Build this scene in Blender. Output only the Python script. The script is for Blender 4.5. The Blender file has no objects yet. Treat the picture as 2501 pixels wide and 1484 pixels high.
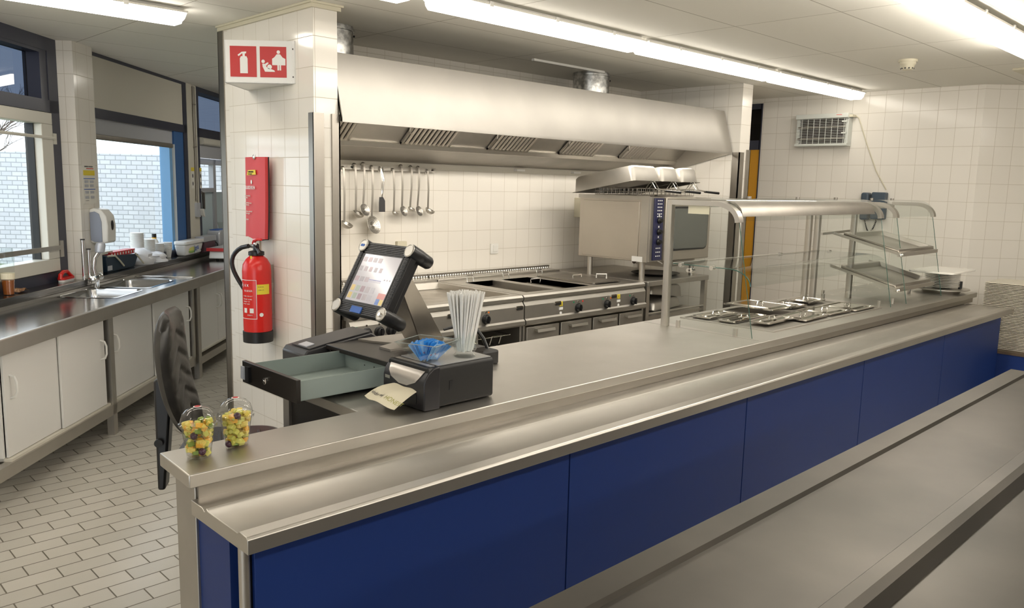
import bpy, bmesh, math, random
from mathutils import Vector, Matrix
random.seed(7)
PI = math.pi
SC = bpy.context.scene
COL = SC.collection
# ------------------------------------------------------------------ camera
cam_d = bpy.data.cameras.new('camera'); cam = bpy.data.objects.new('camera', cam_d); COL.objects.link(cam)
cam_d.sensor_width = 36; cam_d.lens = 28.27; cam_d.clip_start = 0.02; cam_d.clip_end = 200
cam.matrix_world = Matrix(((0.71598955, 0.08537545, -0.69287084, 0),
                           (-0.69772643, 0.12045264, -0.70616499, 0),
                           (0.02316897, 0.98904105, 0.14581154, 1.60),
                           (0, 0, 0, 1)))
SC.camera = cam
# ------------------------------------------------------------------ view, world (overcast daylight outside the windows)
SC.view_settings.view_transform = 'Standard'; SC.view_settings.look = 'None'
SC.view_settings.gamma = 1; SC.view_settings.use_curve_mapping = False
SC.view_settings.exposure = 0.08
wd = bpy.data.worlds.new('overcast_sky'); SC.world = wd; wd.use_nodes = True
nt = wd.node_tree; bg = nt.nodes['Background']
bg.inputs[0].default_value = (0.88, 0.94, 1.0, 1); bg.inputs[1].default_value = 2.9
TUBE = 14.0; TUBE_ROW = 8.0; TUBE_NEAR = 30.0; FILL_HALL = 30.0; FILL_HOOD = 40.0     # emission of ceiling diffusers; hall and hood values drive added fill lights

# ------------------------------------------------------------------ materials
def mat(name, col, rough=0.5, metal=0.0, **k):
    m = bpy.data.materials.new(name); m.use_nodes = True
    b = m.node_tree.nodes['Principled BSDF']
    b.inputs['Base Color'].default_value = (*col, 1); b.inputs['Roughness'].default_value = rough
    b.inputs['Metallic'].default_value = metal
    for a, v in k.items(): b.inputs[a.replace('_', ' ')].default_value = v
    return m
def nodes(m): return m.node_tree.nodes, m.node_tree.links, m.node_tree.nodes['Principled BSDF']
def noise_col(m, c2, scale=4, detail=4, lo=.35, hi=.65, stretch=None, rough=None, bump=0, bscale=None):
    N, L, b = nodes(m)
    tc = N.new('ShaderNodeTexCoord'); mp = N.new('ShaderNodeMapping'); n = N.new('ShaderNodeTexNoise')
    L.new(tc.outputs['Object'], mp.inputs[0]); L.new(mp.outputs[0], n.inputs['Vector'])
    if stretch: mp.inputs['Scale'].default_value = stretch
    n.inputs['Scale'].default_value = scale; n.inputs['Detail'].default_value = detail
    r = N.new('ShaderNodeMapRange'); r.inputs[1].default_value = lo; r.inputs[2].default_value = hi
    L.new(n.outputs['Fac'], r.inputs[0])
    mx = N.new('ShaderNodeMix'); mx.data_type = 'RGBA'
    mx.inputs[6].default_value = b.inputs['Base Color'].default_value[:]; mx.inputs[7].default_value = (*c2, 1)
    L.new(r.outputs[0], mx.inputs[0]); L.new(mx.outputs[2], b.inputs['Base Color'])
    if rough is not None:
        r2 = N.new('ShaderNodeMapRange'); r2.inputs[3].default_value = b.inputs['Roughness'].default_value; r2.inputs[4].default_value = rough
        L.new(n.outputs['Fac'], r2.inputs[0]); L.new(r2.outputs[0], b.inputs['Roughness'])
    if bump:
        n2 = N.new('ShaderNodeTexNoise'); n2.inputs['Scale'].default_value = bscale or scale; n2.inputs['Detail'].default_value = 3
        L.new(mp.outputs[0], n2.inputs['Vector'])
        bp = N.new('ShaderNodeBump'); bp.inputs['Strength'].default_value = bump; bp.inputs['Distance'].default_value = .004
        L.new(n2.outputs['Fac'], bp.inputs['Height']); L.new(bp.outputs[0], b.inputs['Normal'])
    return m
def grid_mat(name, c1, c2, mortar, w, h, off=0.0, freq=2, msize=.0025, rough=.2, mrough=.7, loc=(0, 0), bump=.3, var=.5, smooth=.3, wave=0, **k):
    m = mat(name, c1, rough, **k); N, L, b = nodes(m)
    uv = N.new('ShaderNodeUVMap'); mp = N.new('ShaderNodeMapping'); br = N.new('ShaderNodeTexBrick')
    mp.inputs['Location'].default_value = (-loc[0], -loc[1], 0)
    L.new(uv.outputs[0], mp.inputs[0]); L.new(mp.outputs[0], br.inputs[0])
    br.offset = off; br.offset_frequency = freq; br.squash = 1
    br.inputs['Color1'].default_value = (*c1, 1); br.inputs['Color2'].default_value = (*c2, 1); br.inputs['Mortar'].default_value = (*mortar, 1)
    br.inputs['Scale'].default_value = 1; br.inputs['Mortar Size'].default_value = msize; br.inputs['Mortar Smooth'].default_value = smooth
    br.inputs['Bias'].default_value = 0; br.inputs['Brick Width'].default_value = w; br.inputs['Row Height'].default_value = h
    L.new(br.outputs['Color'], b.inputs['Base Color'])
    r = N.new('ShaderNodeMapRange'); r.inputs[3].default_value = rough; r.inputs[4].default_value = mrough
    L.new(br.outputs['Fac'], r.inputs[0]); L.new(r.outputs[0], b.inputs['Roughness'])
    bp = N.new('ShaderNodeBump'); bp.invert = True; bp.inputs['Strength'].default_value = bump; bp.inputs['Distance'].default_value = .003
    if wave:
        n = N.new('ShaderNodeTexNoise'); n.inputs['Scale'].default_value = 5; n.inputs['Detail'].default_value = 1
        L.new(uv.outputs[0], n.inputs['Vector'])
        mm = N.new('ShaderNodeMath'); mm.operation = 'MULTIPLY_ADD'; mm.inputs[1].default_value = wave
        L.new(n.outputs['Fac'], mm.inputs[0]); L.new(br.outputs['Fac'], mm.inputs[2]); L.new(mm.outputs[0], bp.inputs['Height'])
    else: L.new(br.outputs['Fac'], bp.inputs['Height'])
    L.new(bp.outputs[0], b.inputs['Normal'])
    return m
def glass(name, tint=(1, 1, 1), refl=1.0, rough=0.0):
    m = bpy.data.materials.new(name); m.use_nodes = True; N = m.node_tree.nodes; L = m.node_tree.links
    N.clear(); o = N.new('ShaderNodeOutputMaterial'); t = N.new('ShaderNodeBsdfTransparent'); g = N.new('ShaderNodeBsdfGlossy')
    t.inputs[0].default_value = (*tint, 1); g.inputs['Roughness'].default_value = rough
    f = N.new('ShaderNodeFresnel'); f.inputs[0].default_value = 1.45
    mm = N.new('ShaderNodeMath'); mm.operation = 'MULTIPLY'; mm.inputs[1].default_value = refl; L.new(f.outputs[0], mm.inputs[0])
    ge = N.new('ShaderNodeNewGeometry'); iv = N.new('ShaderNodeMath'); iv.operation = 'SUBTRACT'; iv.inputs[0].default_value = 1; L.new(ge.outputs['Backfacing'], iv.inputs[1])
    m2 = N.new('ShaderNodeMath'); m2.operation = 'MULTIPLY'; L.new(mm.outputs[0], m2.inputs[0]); L.new(iv.outputs[0], m2.inputs[1]); mm = m2
    x = N.new('ShaderNodeMixShader'); L.new(mm.outputs[0], x.inputs[0]); L.new(t.outputs[0], x.inputs[1]); L.new(g.outputs[0], x.inputs[2])
    L.new(x.outputs[0], o.inputs[0]); return m
def emit(name, col, s):
    m = bpy.data.materials.new(name); m.use_nodes = True; N = m.node_tree.nodes; L = m.node_tree.links
    N.clear(); o = N.new('ShaderNodeOutputMaterial'); e = N.new('ShaderNodeEmission'); e.inputs[0].default_value = (*col, 1); e.inputs[1].default_value = s
    L.new(e.outputs[0], o.inputs[0]); return m
TC1, TC2, TM = (.80, .765, .70), (.775, .74, .675), (.52, .47, .39)
M = {}
M['tile_l'] = grid_mat('white_wall_tile_pillar', TC1, TC2, TM, .15, .15, loc=(.10, .07), msize=.0017, rough=.12, wave=.6)
M['tile_b'] = grid_mat('white_wall_tile_back', TC1, TC2, TM, .1435, .15, loc=(.0, .05), msize=.0017, rough=.16, wave=.6)
M['tile_w'] = grid_mat('white_wall_tile_window', TC1, TC2, TM, .15, .15, loc=(.12, .02), msize=.0017, rough=.14, wave=.6)
M['floor'] = grid_mat('floor_tile', (.50, .475, .42), (.44, .42, .37), (.13, .115, .09), .2, .1023, off=.5, loc=(.058, .038), msize=.0034, rough=.26, mrough=.6, wave=.5)
M['ceil'] = grid_mat('ceiling_panel', (.80, .78, .72), (.78, .76, .70), (.40, .37, .32), 1.12, .585, loc=(.68, .09), msize=.0035, rough=.8, mrough=.9, bump=.2)
M['brick'] = grid_mat('white_painted_brick', (.66, .67, .70), (.58, .59, .63), (.38, .39, .42), .19, .082, off=.5, msize=.009, rough=.8, mrough=.9, bump=.6)
M['steel'] = noise_col(mat('brushed_steel', (.56, .53, .48), .36, 1.0), (.50, .47, .43), scale=3, stretch=(1, 1, 1), rough=.46)
M['steel_top'] = noise_col(mat('satin_steel_worktop', (.53, .505, .465), .34, 1.0), (.47, .45, .41), scale=2.5, rough=.46)
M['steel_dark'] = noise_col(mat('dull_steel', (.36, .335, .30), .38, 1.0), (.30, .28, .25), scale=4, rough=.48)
M['steel_hood'] = noise_col(mat('hood_steel', (.50, .48, .445), .40, 1.0), (.45, .43, .40), scale=2, rough=.5)
M['steel_soft'] = noise_col(mat('matt_steel', (.50, .48, .44), .42, 1.0), (.42, .40, .37), scale=3, rough=.5)
M['steel_near'] = noise_col(mat('shaded_grey_steel', (.085, .077, .066), .40, 1.0), (.065, .06, .052), scale=3, rough=.5)  # steel base darkened to carry the viewer's shadow on the near counter
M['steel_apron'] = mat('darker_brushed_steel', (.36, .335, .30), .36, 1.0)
M['sinksteel'] = mat('polished_sink_steel', (.50, .50, .50), .16, 1.0)
M['chrome'] = mat('chrome', (.78, .77, .75), .08, 1.0)
M['galv'] = noise_col(mat('galvanised_steel', (.62, .62, .60), .32, 1.0), (.35, .35, .34), scale=30, detail=2, lo=.4, hi=.6, bump=.25, bscale=25)
M['oven'] = noise_col(mat('oven_side_steel', (.50, .46, .40), .42, .85), (.46, .42, .37), scale=2)
M['black'] = mat('black_plastic', (.007, .007, .008), .38)
M['blackm'] = mat('matt_black_plastic', (.008, .0075, .007), .55)
M['blackmetal'] = mat('black_brown_sheet_metal', (.012, .009, .007), .38)
M['blackgrey'] = mat('soft_black_plastic', (.014, .013, .015), .4)
M['greyplastic'] = mat('dark_grey_plastic', (.035, .034, .037), .4)
M['leather'] = noise_col(mat('black_leatherette', (.007, .006, .005), .38), (.02, .018, .015), scale=20, bump=.1, bscale=60)
M['bluepanel'] = mat('blue_laminate', (.0065, .026, .135), .5, 0, Specular_IOR_Level=.35)
M['blueend'] = mat('blue_laminate_end', (.0065, .026, .135), .5, 0, Specular_IOR_Level=.35)
M['frame'] = mat('dark_blue_grey_frame', (.030, .033, .055), .35)
M['frameblue'] = mat('blue_frame', (.035, .12, .32), .4)
M['framelight'] = mat('pale_blue_frame', (.16, .36, .62), .4)
M['casement'] = mat('off_white_casement', (.62, .60, .53), .35)
M['white'] = mat('white_plastic', (.75, .74, .70), .35)
M['cream'] = mat('cream_panel', (.60, .57, .49), .45)
M['creampl'] = mat('cream_plastic', (.62, .58, .45), .4)
M['cabwhite'] = mat('white_laminate_door', (.74, .73, .70), .35)
M['blind'] = mat('grey_blind', (.42, .43, .46), .8)
M['sill'] = mat('dark_sill_steel', (.22, .21, .20), .2, 1.0)
M['glass'] = glass('window_glass', (.94, .96, .97))
M['glass_d'] = glass('dark_transom_glass', (.22, .25, .30), 1.2)
M['shelfglass'] = glass('shelf_glass', (.955, .97, .962), 0.9)
M['jar'] = glass('jar_glass', (.95, .965, .96), 1.1)
M['plasticclear'] = glass('clear_plastic', (.95, .95, .94), 1.4, .03)
M['glassedge'] = mat('green_glass_edge', (.04, .10, .08), .15)
M['red'] = mat('red_enamel', (.62, .018, .014), .25)
M['redcloth'] = mat('red_vinyl', (.60, .045, .05), .45)
M['redsign'] = mat('red_sign', (.50, .022, .022), .4)
M['signwhite'] = mat('sign_white', (.78, .78, .76), .4)
M['yellow'] = mat('yellow_sticker', (.75, .60, .04), .5)
M['orange'] = mat('orange_yellow_door', (.62, .30, .012), .35)
M['lidsteel'] = mat('polished_lid_steel', (.70, .67, .62), .14, 1.0)
M['tube'] = emit('light_diffuser', (1.0, .94, .84), TUBE)
M['tube_row'] = emit('light_diffuser_counter_row', (1.0, .93, .82), TUBE_ROW)
M['fill_hood'] = emit('added_hood_fill_glow', (1.0, .93, .82), FILL_HOOD)  # glow of the added lamps hidden in the hood
M['tube_near'] = emit('light_diffuser_near_row', (1.0, .93, .82), TUBE_NEAR)
M['fill_hall'] = emit('added_fill_diffuser_hall', (1.0, .93, .83), FILL_HALL)  # glow of the added fill lights behind the viewer
M['tubehouse'] = mat('light_housing', (.7, .68, .62), .5)
M['paper'] = mat('paper', (.72, .70, .64), .7)
M['napkin'] = mat('napkin_paper', (.70, .64, .48), .8)
M['ink'] = mat('dark_ink', (.03, .03, .04), .6)
M['inkblue'] = mat('blue_ink', (.03, .12, .45), .5)
M['olive'] = mat('olive_ink', (.35, .34, .08), .6)
M['sugar'] = mat('blue_sachet', (.03, .25, .70), .45)
M['sugar2'] = mat('pale_blue_sachet', (.20, .42, .75), .45)
M['straw'] = mat('straw_white', (.80, .79, .76), .4, 0, Transmission_Weight=0.0)
M['plate'] = mat('white_china', (.78, .76, .70), .2)
M['traygrey'] = mat('pale_tray', (.66, .62, .52), .45)
M['fr1'] = mat('mango', (.80, .42, .03), .35); M['fr2'] = mat('melon', (.62, .60, .12), .35)
M['fr3'] = mat('kiwi', (.20, .30, .03), .35); M['fr4'] = mat('grape', (.05, .015, .03), .3); M['fr5'] = mat('pineapple', (.78, .60, .12), .35)
M['drawergrey'] = mat('grey_green_drawer', (.26, .31, .29), .4)
M['heatdark'] = mat('heater_dark', (.03, .022, .02), .5)
M['grille'] = mat('pale_grille', (.62, .64, .60), .35)
M['phone'] = mat('blue_grey_phone', (.055, .08, .11), .4)
M['wood'] = mat('pale_wood', (.55, .45, .25), .6)
M['navy'] = mat('navy_crate', (.015, .035, .06), .4)
M['tea'] = mat('cold_tea', (.25, .07, .01), .1)
M['grass'] = noise_col(mat('grass', (.10, .16, .05), .9), (.22, .20, .14), scale=3)
M['bark'] = mat('bark', (.12, .09, .07), .9)
M['ovenglass'] = mat('oven_window', (.10, .105, .095), .12)
M['ctrl'] = mat('oven_control_blue', (.02, .022, .07), .3)
M['seal'] = mat('black_seal', (.01, .01, .01), .5)
M['bluetop'] = mat('toaster_dark', (.03, .03, .12), .25)
M['silverp'] = mat('silver_plastic', (.55, .57, .62), .3, .3)
M['brown'] = mat('brown_lino', (.10, .07, .045), .4)

# ------------------------------------------------------------------ mesh builder
def tag(o, label=None, cat=None, group=None, kind=None):
    if label: o['label'] = label
    if cat: o['category'] = cat
    if group: o['group'] = group
    if kind: o['kind'] = kind
    return o
def thing(name, label, cat, loc, group=None):
    o = bpy.data.objects.new(name, None); COL.objects.link(o); o.location = loc; o.empty_display_size = .1
    return tag(o, label, cat, group)
def rootloc(o):
    v = Vector((0, 0, 0))
    while o: v += o.location; o = o.parent
    return v
def smoothstep(x): return x * x * (3 - 2 * x)
class MB:
    def __init__(s, T=None): s.b = bmesh.new(); s.T = T; s.mi = 0
    def _add(s, vs, fs):
        T = s.T
        V = [s.b.verts.new(T @ Vector(v) if T else Vector(v)) for v in vs]
        out = []
        for f in fs:
            try: g = s.b.faces.new([V[i] for i in f]); g.material_index = s.mi; out.append(g)
            except ValueError: pass
        return V
    def box(s, x0, x1, y0, y1, z0, z1):
        vs = [(x, y, z) for z in (z0, z1) for y in (y0, y1) for x in (x0, x1)]
        s._add(vs, [(0, 2, 3, 1), (4, 5, 7, 6), (0, 1, 5, 4), (2, 6, 7, 3), (0, 4, 6, 2), (1, 3, 7, 5)]); return s
    def hexa(s, b4, t4):
        s._add(list(b4) + list(t4), [(3, 2, 1, 0), (4, 5, 6, 7), (0, 1, 5, 4), (1, 2, 6, 5), (2, 3, 7, 6), (3, 0, 4, 7)]); return s
    def prism(s, pts, vec):
        n = len(pts); v = Vector(vec); a = [Vector(p) for p in pts]
        s._add(a + [p + v for p in a], [tuple(range(n))[::-1], tuple(range(n, 2 * n))] + [(i, (i + 1) % n, n + (i + 1) % n, n + i) for i in range(n)]); return s
    def rbox(s, x0, x1, y0, y1, z0, z1, r, ax='z', seg=5):
        # box with rounded vertical (ax) edges
        if ax == 'z': u0, u1, v0, v1 = x0, x1, y0, y1
        elif ax == 'x': u0, u1, v0, v1 = y0, y1, z0, z1
        else: u0, u1, v0, v1 = x0, x1, z0, z1
        P = []
        for cu, cv, a0 in ((u1 - r, v1 - r, 0), (u0 + r, v1 - r, PI / 2), (u0 + r, v0 + r, PI), (u1 - r, v0 + r, 1.5 * PI)):
            for i in range(seg + 1):
                a = a0 + i * PI / 2 / seg; P.append((cu + r * math.cos(a), cv + r * math.sin(a)))
        if ax == 'z': return s.prism([(u, v, z0) for u, v in P], (0, 0, z1 - z0))
        if ax == 'x': return s.prism([(x0, u, v) for u, v in P], (x1 - x0, 0, 0))
        return s.prism([(u, y0, v) for u, v in P], (0, y1 - y0, 0))
    def tube(s, path, r, n=8, cap=True, closed=False):
        P = [Vector(p) for p in path]; R = r if hasattr(r, '__len__') else [r] * len(P)
        rings = []; up = None
        for i, p in enumerate(P):
            if closed: d = P[(i + 1) % len(P)] - P[i - 1]
            else: d = (P[min(i + 1, len(P) - 1)] - P[max(i - 1, 0)])
            d.normalize()
            if up is None: up = Vector((0, 0, 1)) if abs(d.z) < .9 else Vector((1, 0, 0))
            a = d.cross(up)
            if a.length < 1e-4: a = d.cross(Vector((0, 1, 0)))
            a.normalize(); b = a.cross(d); up = b
            rings.append([p + a * (R[i] * math.cos(2 * PI * k / n)) + b * (R[i] * math.sin(2 * PI * k / n)) for k in range(n)])
        vs = [v for g in rings for v in g]; fs = []
        m = len(rings)
        for i in range(m if closed else m - 1):
            j = (i + 1) % m
            for k in range(n): fs.append((i * n + k, i * n + (k + 1) % n, j * n + (k + 1) % n, j * n + k))
        if cap and not closed: fs += [tuple(range(n))[::-1], tuple(range((m - 1) * n, m * n))]
        s._add(vs, fs); return s
    def cyl(s, p0, p1, r, r1=None, n=20): return s.tube([p0, p1], [r, r if r1 is None else r1], n)
    def lathe(s, prof, c=(0, 0, 0), ax=(0, 0, 1), n=28, capb=True, capt=True, a0=0, sq=None):
        ax = Vector(ax).normalized(); c = Vector(c)
        u = ax.orthogonal().normalized(); w = ax.cross(u)
        if abs(ax.z) > .99: u, w = Vector((1, 0, 0)), Vector((0, 1, 0))
        vs = []
        for r, h in prof:
            for k in range(n):
                a = a0 + 2 * PI * k / n; vs.append(c + ax * h + u * (r * math.cos(a)) + w * (r * math.sin(a)))
        fs = [(i * n + k, i * n + (k + 1) % n, (i + 1) * n + (k + 1) % n, (i + 1) * n + k) for i in range(len(prof) - 1) for k in range(n)]
        if capb: fs.append(tuple(range(n))[::-1])
        if capt: fs.append(tuple(range((len(prof) - 1) * n, len(prof) * n)))
        s._add(vs, fs); return s
    def ball(s, c, r, sc=(1, 1, 1), n=12, m=8):
        c = Vector(c); vs = [c + Vector((0, 0, -r * sc[2]))]
        for i in range(1, m):
            t = -PI / 2 + PI * i / m
            for k in range(n): vs.append(c + Vector((r * sc[0] * math.cos(t) * math.cos(2 * PI * k / n), r * sc[1] * math.cos(t) * math.sin(2 * PI * k / n), r * sc[2] * math.sin(t))))
        vs.append(c + Vector((0, 0, r * sc[2]))); L = len(vs) - 1
        fs = [(0, 1 + (k + 1) % n, 1 + k) for k in range(n)]
        for i in range(m - 2):
            for k in range(n): a = 1 + i * n + k; b = 1 + i * n + (k + 1) % n; fs.append((a, b, b + n, a + n))
        fs += [(L, 1 + (m - 2) * n + k, 1 + (m - 2) * n + (k + 1) % n) for k in range(n)]
        s._add(vs, fs); return s
    def sheet(s, grid, th=0):
        # grid[i][j] points; optional thickness along computed normal
        a = len(grid); b = len(grid[0]); G = [[Vector(p) for p in row] for row in grid]
        vs = [p for row in G for p in row]
        fs = [(i * b + j, i * b + j + 1, (i + 1) * b + j + 1, (i + 1) * b + j) for i in range(a - 1) for j in range(b - 1)]
        if th:
            N = []
            for i in range(a):
                for j in range(b):
                    du = G[min(i + 1, a - 1)][j] - G[max(i - 1, 0)][j]; dv = G[i][min(j + 1, b - 1)] - G[i][max(j - 1, 0)]
                    N.append(du.cross(dv).normalized())
            K = len(vs); vs += [p + n * th for p, n in zip(vs[:K], N)]
            fs += [tuple(K + q for q in reversed(f)) for f in fs[:]]
            per = [(0, j) for j in range(b)] + [(i, b - 1) for i in range(1, a)] + [(a - 1, j) for j in range(b - 2, -1, -1)] + [(i, 0) for i in range(a - 2, 0, -1)]
            for q in range(len(per)):
                i0 = per[q][0] * b + per[q][1]; i1 = per[(q + 1) % len(per)][0] * b + per[(q + 1) % len(per)][1]
                fs.append((i0, K + i0, K + i1, i1))
        s._add(vs, fs); return s
    def build(s, name, m, parent=None, bevel=0, bseg=2, flat=False, sharp=32, solid=0, sub=0, recalc=True):
        if recalc: bmesh.ops.recalc_face_normals(s.b, faces=s.b.faces)
        uvl = s.b.loops.layers.uv.new('UVMap')
        for f in s.b.faces:
            n = f.normal
            if abs(n.z) > .6:
                for l in f.loops: l[uvl].uv = (l.vert.co.x, l.vert.co.y)
            else:
                if abs(n.x) > .95: t = Vector((0, 1, 0))
                elif abs(n.y) > .95: t = Vector((1, 0, 0))
                else: t = Vector((-n.y, n.x, 0)).normalized()
                for l in f.loops: l[uvl].uv = (l.vert.co.dot(t), l.vert.co.z)
        me = bpy.data.meshes.new(name)
        org = rootloc(parent) if parent else None
        if org is None and bevel != 'world':
            cs = [v.co for v in s.b.verts]; lo = [min(c[i] for c in cs) for i in range(3)]; hi = [max(c[i] for c in cs) for i in range(3)]
            org = Vector(((lo[0] + hi[0]) / 2, (lo[1] + hi[1]) / 2, lo[2]))
        for v in s.b.verts: v.co -= org
        s.b.to_mesh(me); s.b.free()
        for x in (m if isinstance(m, (list, tuple)) else [m]): me.materials.append(x)
        if not flat:
            me.polygons.foreach_set('use_smooth', [True] * len(me.polygons)); me.set_sharp_from_angle(angle=math.radians(sharp))
        o = bpy.data.objects.new(name, me); COL.objects.link(o)
        if parent: o.parent = parent
        else: o.location = org
        if solid: q = o.modifiers.new('thickness', 'SOLIDIFY'); q.thickness = solid; q.offset = 0
        if bevel: q = o.modifiers.new('bevel', 'BEVEL'); q.width = bevel; q.segments = bseg; q.limit_method = 'ANGLE'; q.angle_limit = .7; q.harden_normals = False
        if sub: q = o.modifiers.new('subdivision', 'SUBSURF'); q.levels = sub; q.render_levels = sub
        return o
def bx(x0, x1, y0, y1, z0, z1, T=None): return MB(T).box(x0, x1, y0, y1, z0, z1)
def struct(name, mb, m, parent=None, **k):
    o = mb.build(name, m, parent, **k)
    if not parent: o['kind'] = 'structure'
    return o
def text(body, size, org, xa, ya, m, parent, name='lettering', ext=.0006, align='LEFT', xs=1.0):
    c = bpy.data.curves.new(name, 'FONT'); c.body = body; c.size = size; c.extrude = ext; c.align_x = align; c.resolution_u = 3
    t = bpy.data.objects.new(name, c); COL.objects.link(t)
    me = bpy.data.meshes.new_from_object(t.evaluated_get(bpy.context.evaluated_depsgraph_get()))
    bpy.data.objects.remove(t)
    xa = Vector(xa).normalized(); ya = Vector(ya).normalized(); za = xa.cross(ya)
    org = Vector(org) - (rootloc(parent) if parent else Vector((0, 0, 0)))
    R4 = Matrix(((xa.x * xs, ya.x, za.x, org.x), (xa.y * xs, ya.y, za.y, org.y), (xa.z * xs, ya.z, za.z, org.z), (0, 0, 0, 1)))
    me.transform(R4); me.materials.clear(); me.materials.append(m)
    o = bpy.data.objects.new(name, me); COL.objects.link(o); o.parent = parent
    return o
def copy_tree(o, parent=None):
    c = o.copy(); COL.objects.link(c); c.parent = parent
    for ch in [x for x in bpy.data.objects if x.parent == o]: copy_tree(ch, c)
    return c
def rot(org, rz=0, ry=0, rx=0):
    return Matrix.Translation(org) @ Matrix.Rotation(rz, 4, 'Z') @ Matrix.Rotation(ry, 4, 'Y') @ Matrix.Rotation(rx, 4, 'X')

# window wall frame: s along the wall (to the right), n into the room, z up
WO = Vector((1.673, 6.124, 0)); WS = Vector((.68, .733, 0)); WN = Vector((.733, -.68, 0))
W = Matrix(((WS.x, WN.x, 0, WO.x), (WS.y, WN.y, 0, WO.y), (0, 0, 1, 0), (0, 0, 0, 1)))
def wp(s, n, z): return WO + WS * s + WN * n + Vector((0, 0, z))

# ------------------------------------------------------------------ setting
CZ = 2.485
outline = [wp(-8, -.15, 0)[:2], (-4.1, -4), (10, -4), (10, 15.3), wp(9.2, -.15, 0)[:2]]
struct('floor', MB().prism([(x, y, -.1) for x, y in outline], (0, 0, .1)), M['floor'])
struct('ceiling', MB().prism([(x, y, CZ) for x, y in outline], (0, 0, .12)), M['ceil'])
struct('wall_back', bx(2.19, 6.33, 4.65, 4.76, 0, CZ), M['tile_b'])
struct('wall_left', bx(2.19, 2.33, 3.70, 4.65, 0, CZ), M['tile_l'])
struct('wall_right', bx(6.17, 6.33, 3.60, 4.65, 0, CZ), M['tile_b'])
struct('wall_far_right', MB().box(7.3, 7.42, 2.1, 4.03, 0, CZ).box(7.3, 7.42, 4.98, 13, 0, CZ).box(7.3, 7.42, 4.03, 4.98, 2.44, CZ), M['tile_b'])
struct('wall_corner', MB().prism([(7.3, 2.1, 0), (7.42, 2.1, 0), (10, -.5, 0), (9.9, -.55, 0)], (0, 0, CZ)), M['tile_b'])
plain = mat('plain_brown_wall', (.36, .33, .28), .7)
struct('wall_front', bx(-4.2, 10, -4.1, -4, 0, CZ), plain)
struct('wall_side', bx(10, 10.1, -4, 13, 0, CZ), plain)
struct('wall_window', MB(W).box(-8, 9.2, -.15, 0, 0, .885).box(-8, -2.1, -.15, 0, .885, CZ).box(0, .27, -.15, .12, .885, CZ)
       .box(2.26, 2.50, -.15, .03, .885, CZ).box(4.4, 9.2, -.15, 0, .885, CZ), M['tile_w'])
struct('trim_1', MB().box(2.175, 2.345, 3.685, 4.75, 2.455, 2.484).box(2.165, 2.355, 3.675, 4.75, 2.474, 2.4845), M['creampl'])
struct('trim_2', MB().box(2.183, 2.19, 4.70, 4.765, 0, 2.455).box(2.183, 2.23, 4.76, 4.768, 0, 2.455), M['steel_dark'])
struct('trim_3', MB().box(2.182, 2.19, 3.69, 3.742, 0, 1.943).box(2.182, 2.243, 3.692, 3.70, 0, 1.943), M['steel_apron'])
struct('trim_4', MB().box(2.29, 2.338, 3.69, 3.70, 0, 1.943).box(2.33, 2.338, 3.69, 3.75, 0, 1.943), M['steel_apron'])
struct('trim_5', MB().box(6.162, 6.235, 3.59, 3.60, 0, 1.92).box(6.162, 6.17, 3.59, 3.66, 0, 1.92), M['steel_apron'])
struct('trim_6', MB().box(6.28, 6.338, 3.59, 3.60, 0, 1.945).box(6.33, 6.338, 3.59, 3.65, 0, 1.945), M['steel_apron'])
# small seam strip on the kitchen ceiling
struct('trim_7', bx(4.17, 4.95, 4.085, 4.11, 2.470, 2.485), M['white'])

# door in the far right wall
dr = struct('door_1', MB().box(7.295, 7.41, 4.03, 4.040, 0, 2.44).box(7.29, 7.41, 4.92, 4.98, 0, 2.44).box(7.295, 7.41, 4.052, 4.92, 2.0, 2.09).box(7.295, 7.41, 4.052, 4.92, 2.39, 2.44), M['frame'])
MB().box(7.305, 7.36, 4.040, 4.92, 0.01, 2.0).build('door_leaf', M['orange'], dr)
MB().box(7.325, 7.335, 4.040, 4.92, 2.09, 2.39).build('transom_pane', M['glass_d'], dr)
MB().tube([(7.30, 4.82, 1.02), (7.27, 4.82, 1.02), (7.27, 4.72, 1.02)], .009).build('door_handle', M['chrome'], dr)

# windows
def pane(name, s0, s1, z0, z1, par, m=None, n=-.08): return bx(s0, s1, n - .004, n + .004, z0, z1, W).build(name, m or M['glass'], par)
w1 = struct('window_1', MB(W).box(-2.1, 0, -.12, .012, 2.40, CZ).box(-2.1, 0, -.12, .012, 2.005, 2.085).box(-.115, 0, -.12, .012, .885, 2.40).box(-2.1, -2.02, -.12, .012, .885, 2.40)
            .box(-2.02, -.115, -.12, .012, .885, .955).box(-2.02, -.18, -.1, .008, 2.38, 2.40).box(-.2, -.115, -.10, .008, 2.085, 2.40), M['frame'])
pane('transom_pane', -2.02, -.2, 2.085, 2.38, w1, M['glass_d'])
cs = MB(W).box(-1.98, -.13, -.07, .03, 1.925, 2.0).box(-1.98, -.13, -.07, .03, .96, 1.045).box(-.262, -.13, -.07, .03, 1.045, 1.925).box(-1.98, -1.85, -.07, .03, 1.045, 1.925).build('casement', M['casement'], w1, bevel=.004)
MB(W).box(-1.85, -1.84, -.075, -.02, 1.045, 1.925).box(-.272, -.262, -.075, -.02, 1.045, 1.925).build('glazing_seal', M['seal'], cs)
pane('pane', -1.85, -.262, 1.045, 1.925, w1, n=-.045)
MB(W).box(-.125, -.085, .012, .03, 1.80, 1.87).tube([(-1.6, .045, 1.845), (-.11, .03, 1.838)], .011, 6).build('upper_restrictor_bar', M['casement'], w1)
MB(W).box(-.125, -.085, .012, .035, 1.05, 1.16).prism([(-1.6, .038, 1.105), (-.1, .032, 1.10), (-.1, .032, 1.13), (-1.6, .038, 1.14)], (0, .006, 0)).build('lower_restrictor_bar', M['steel'], w1)
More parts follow.
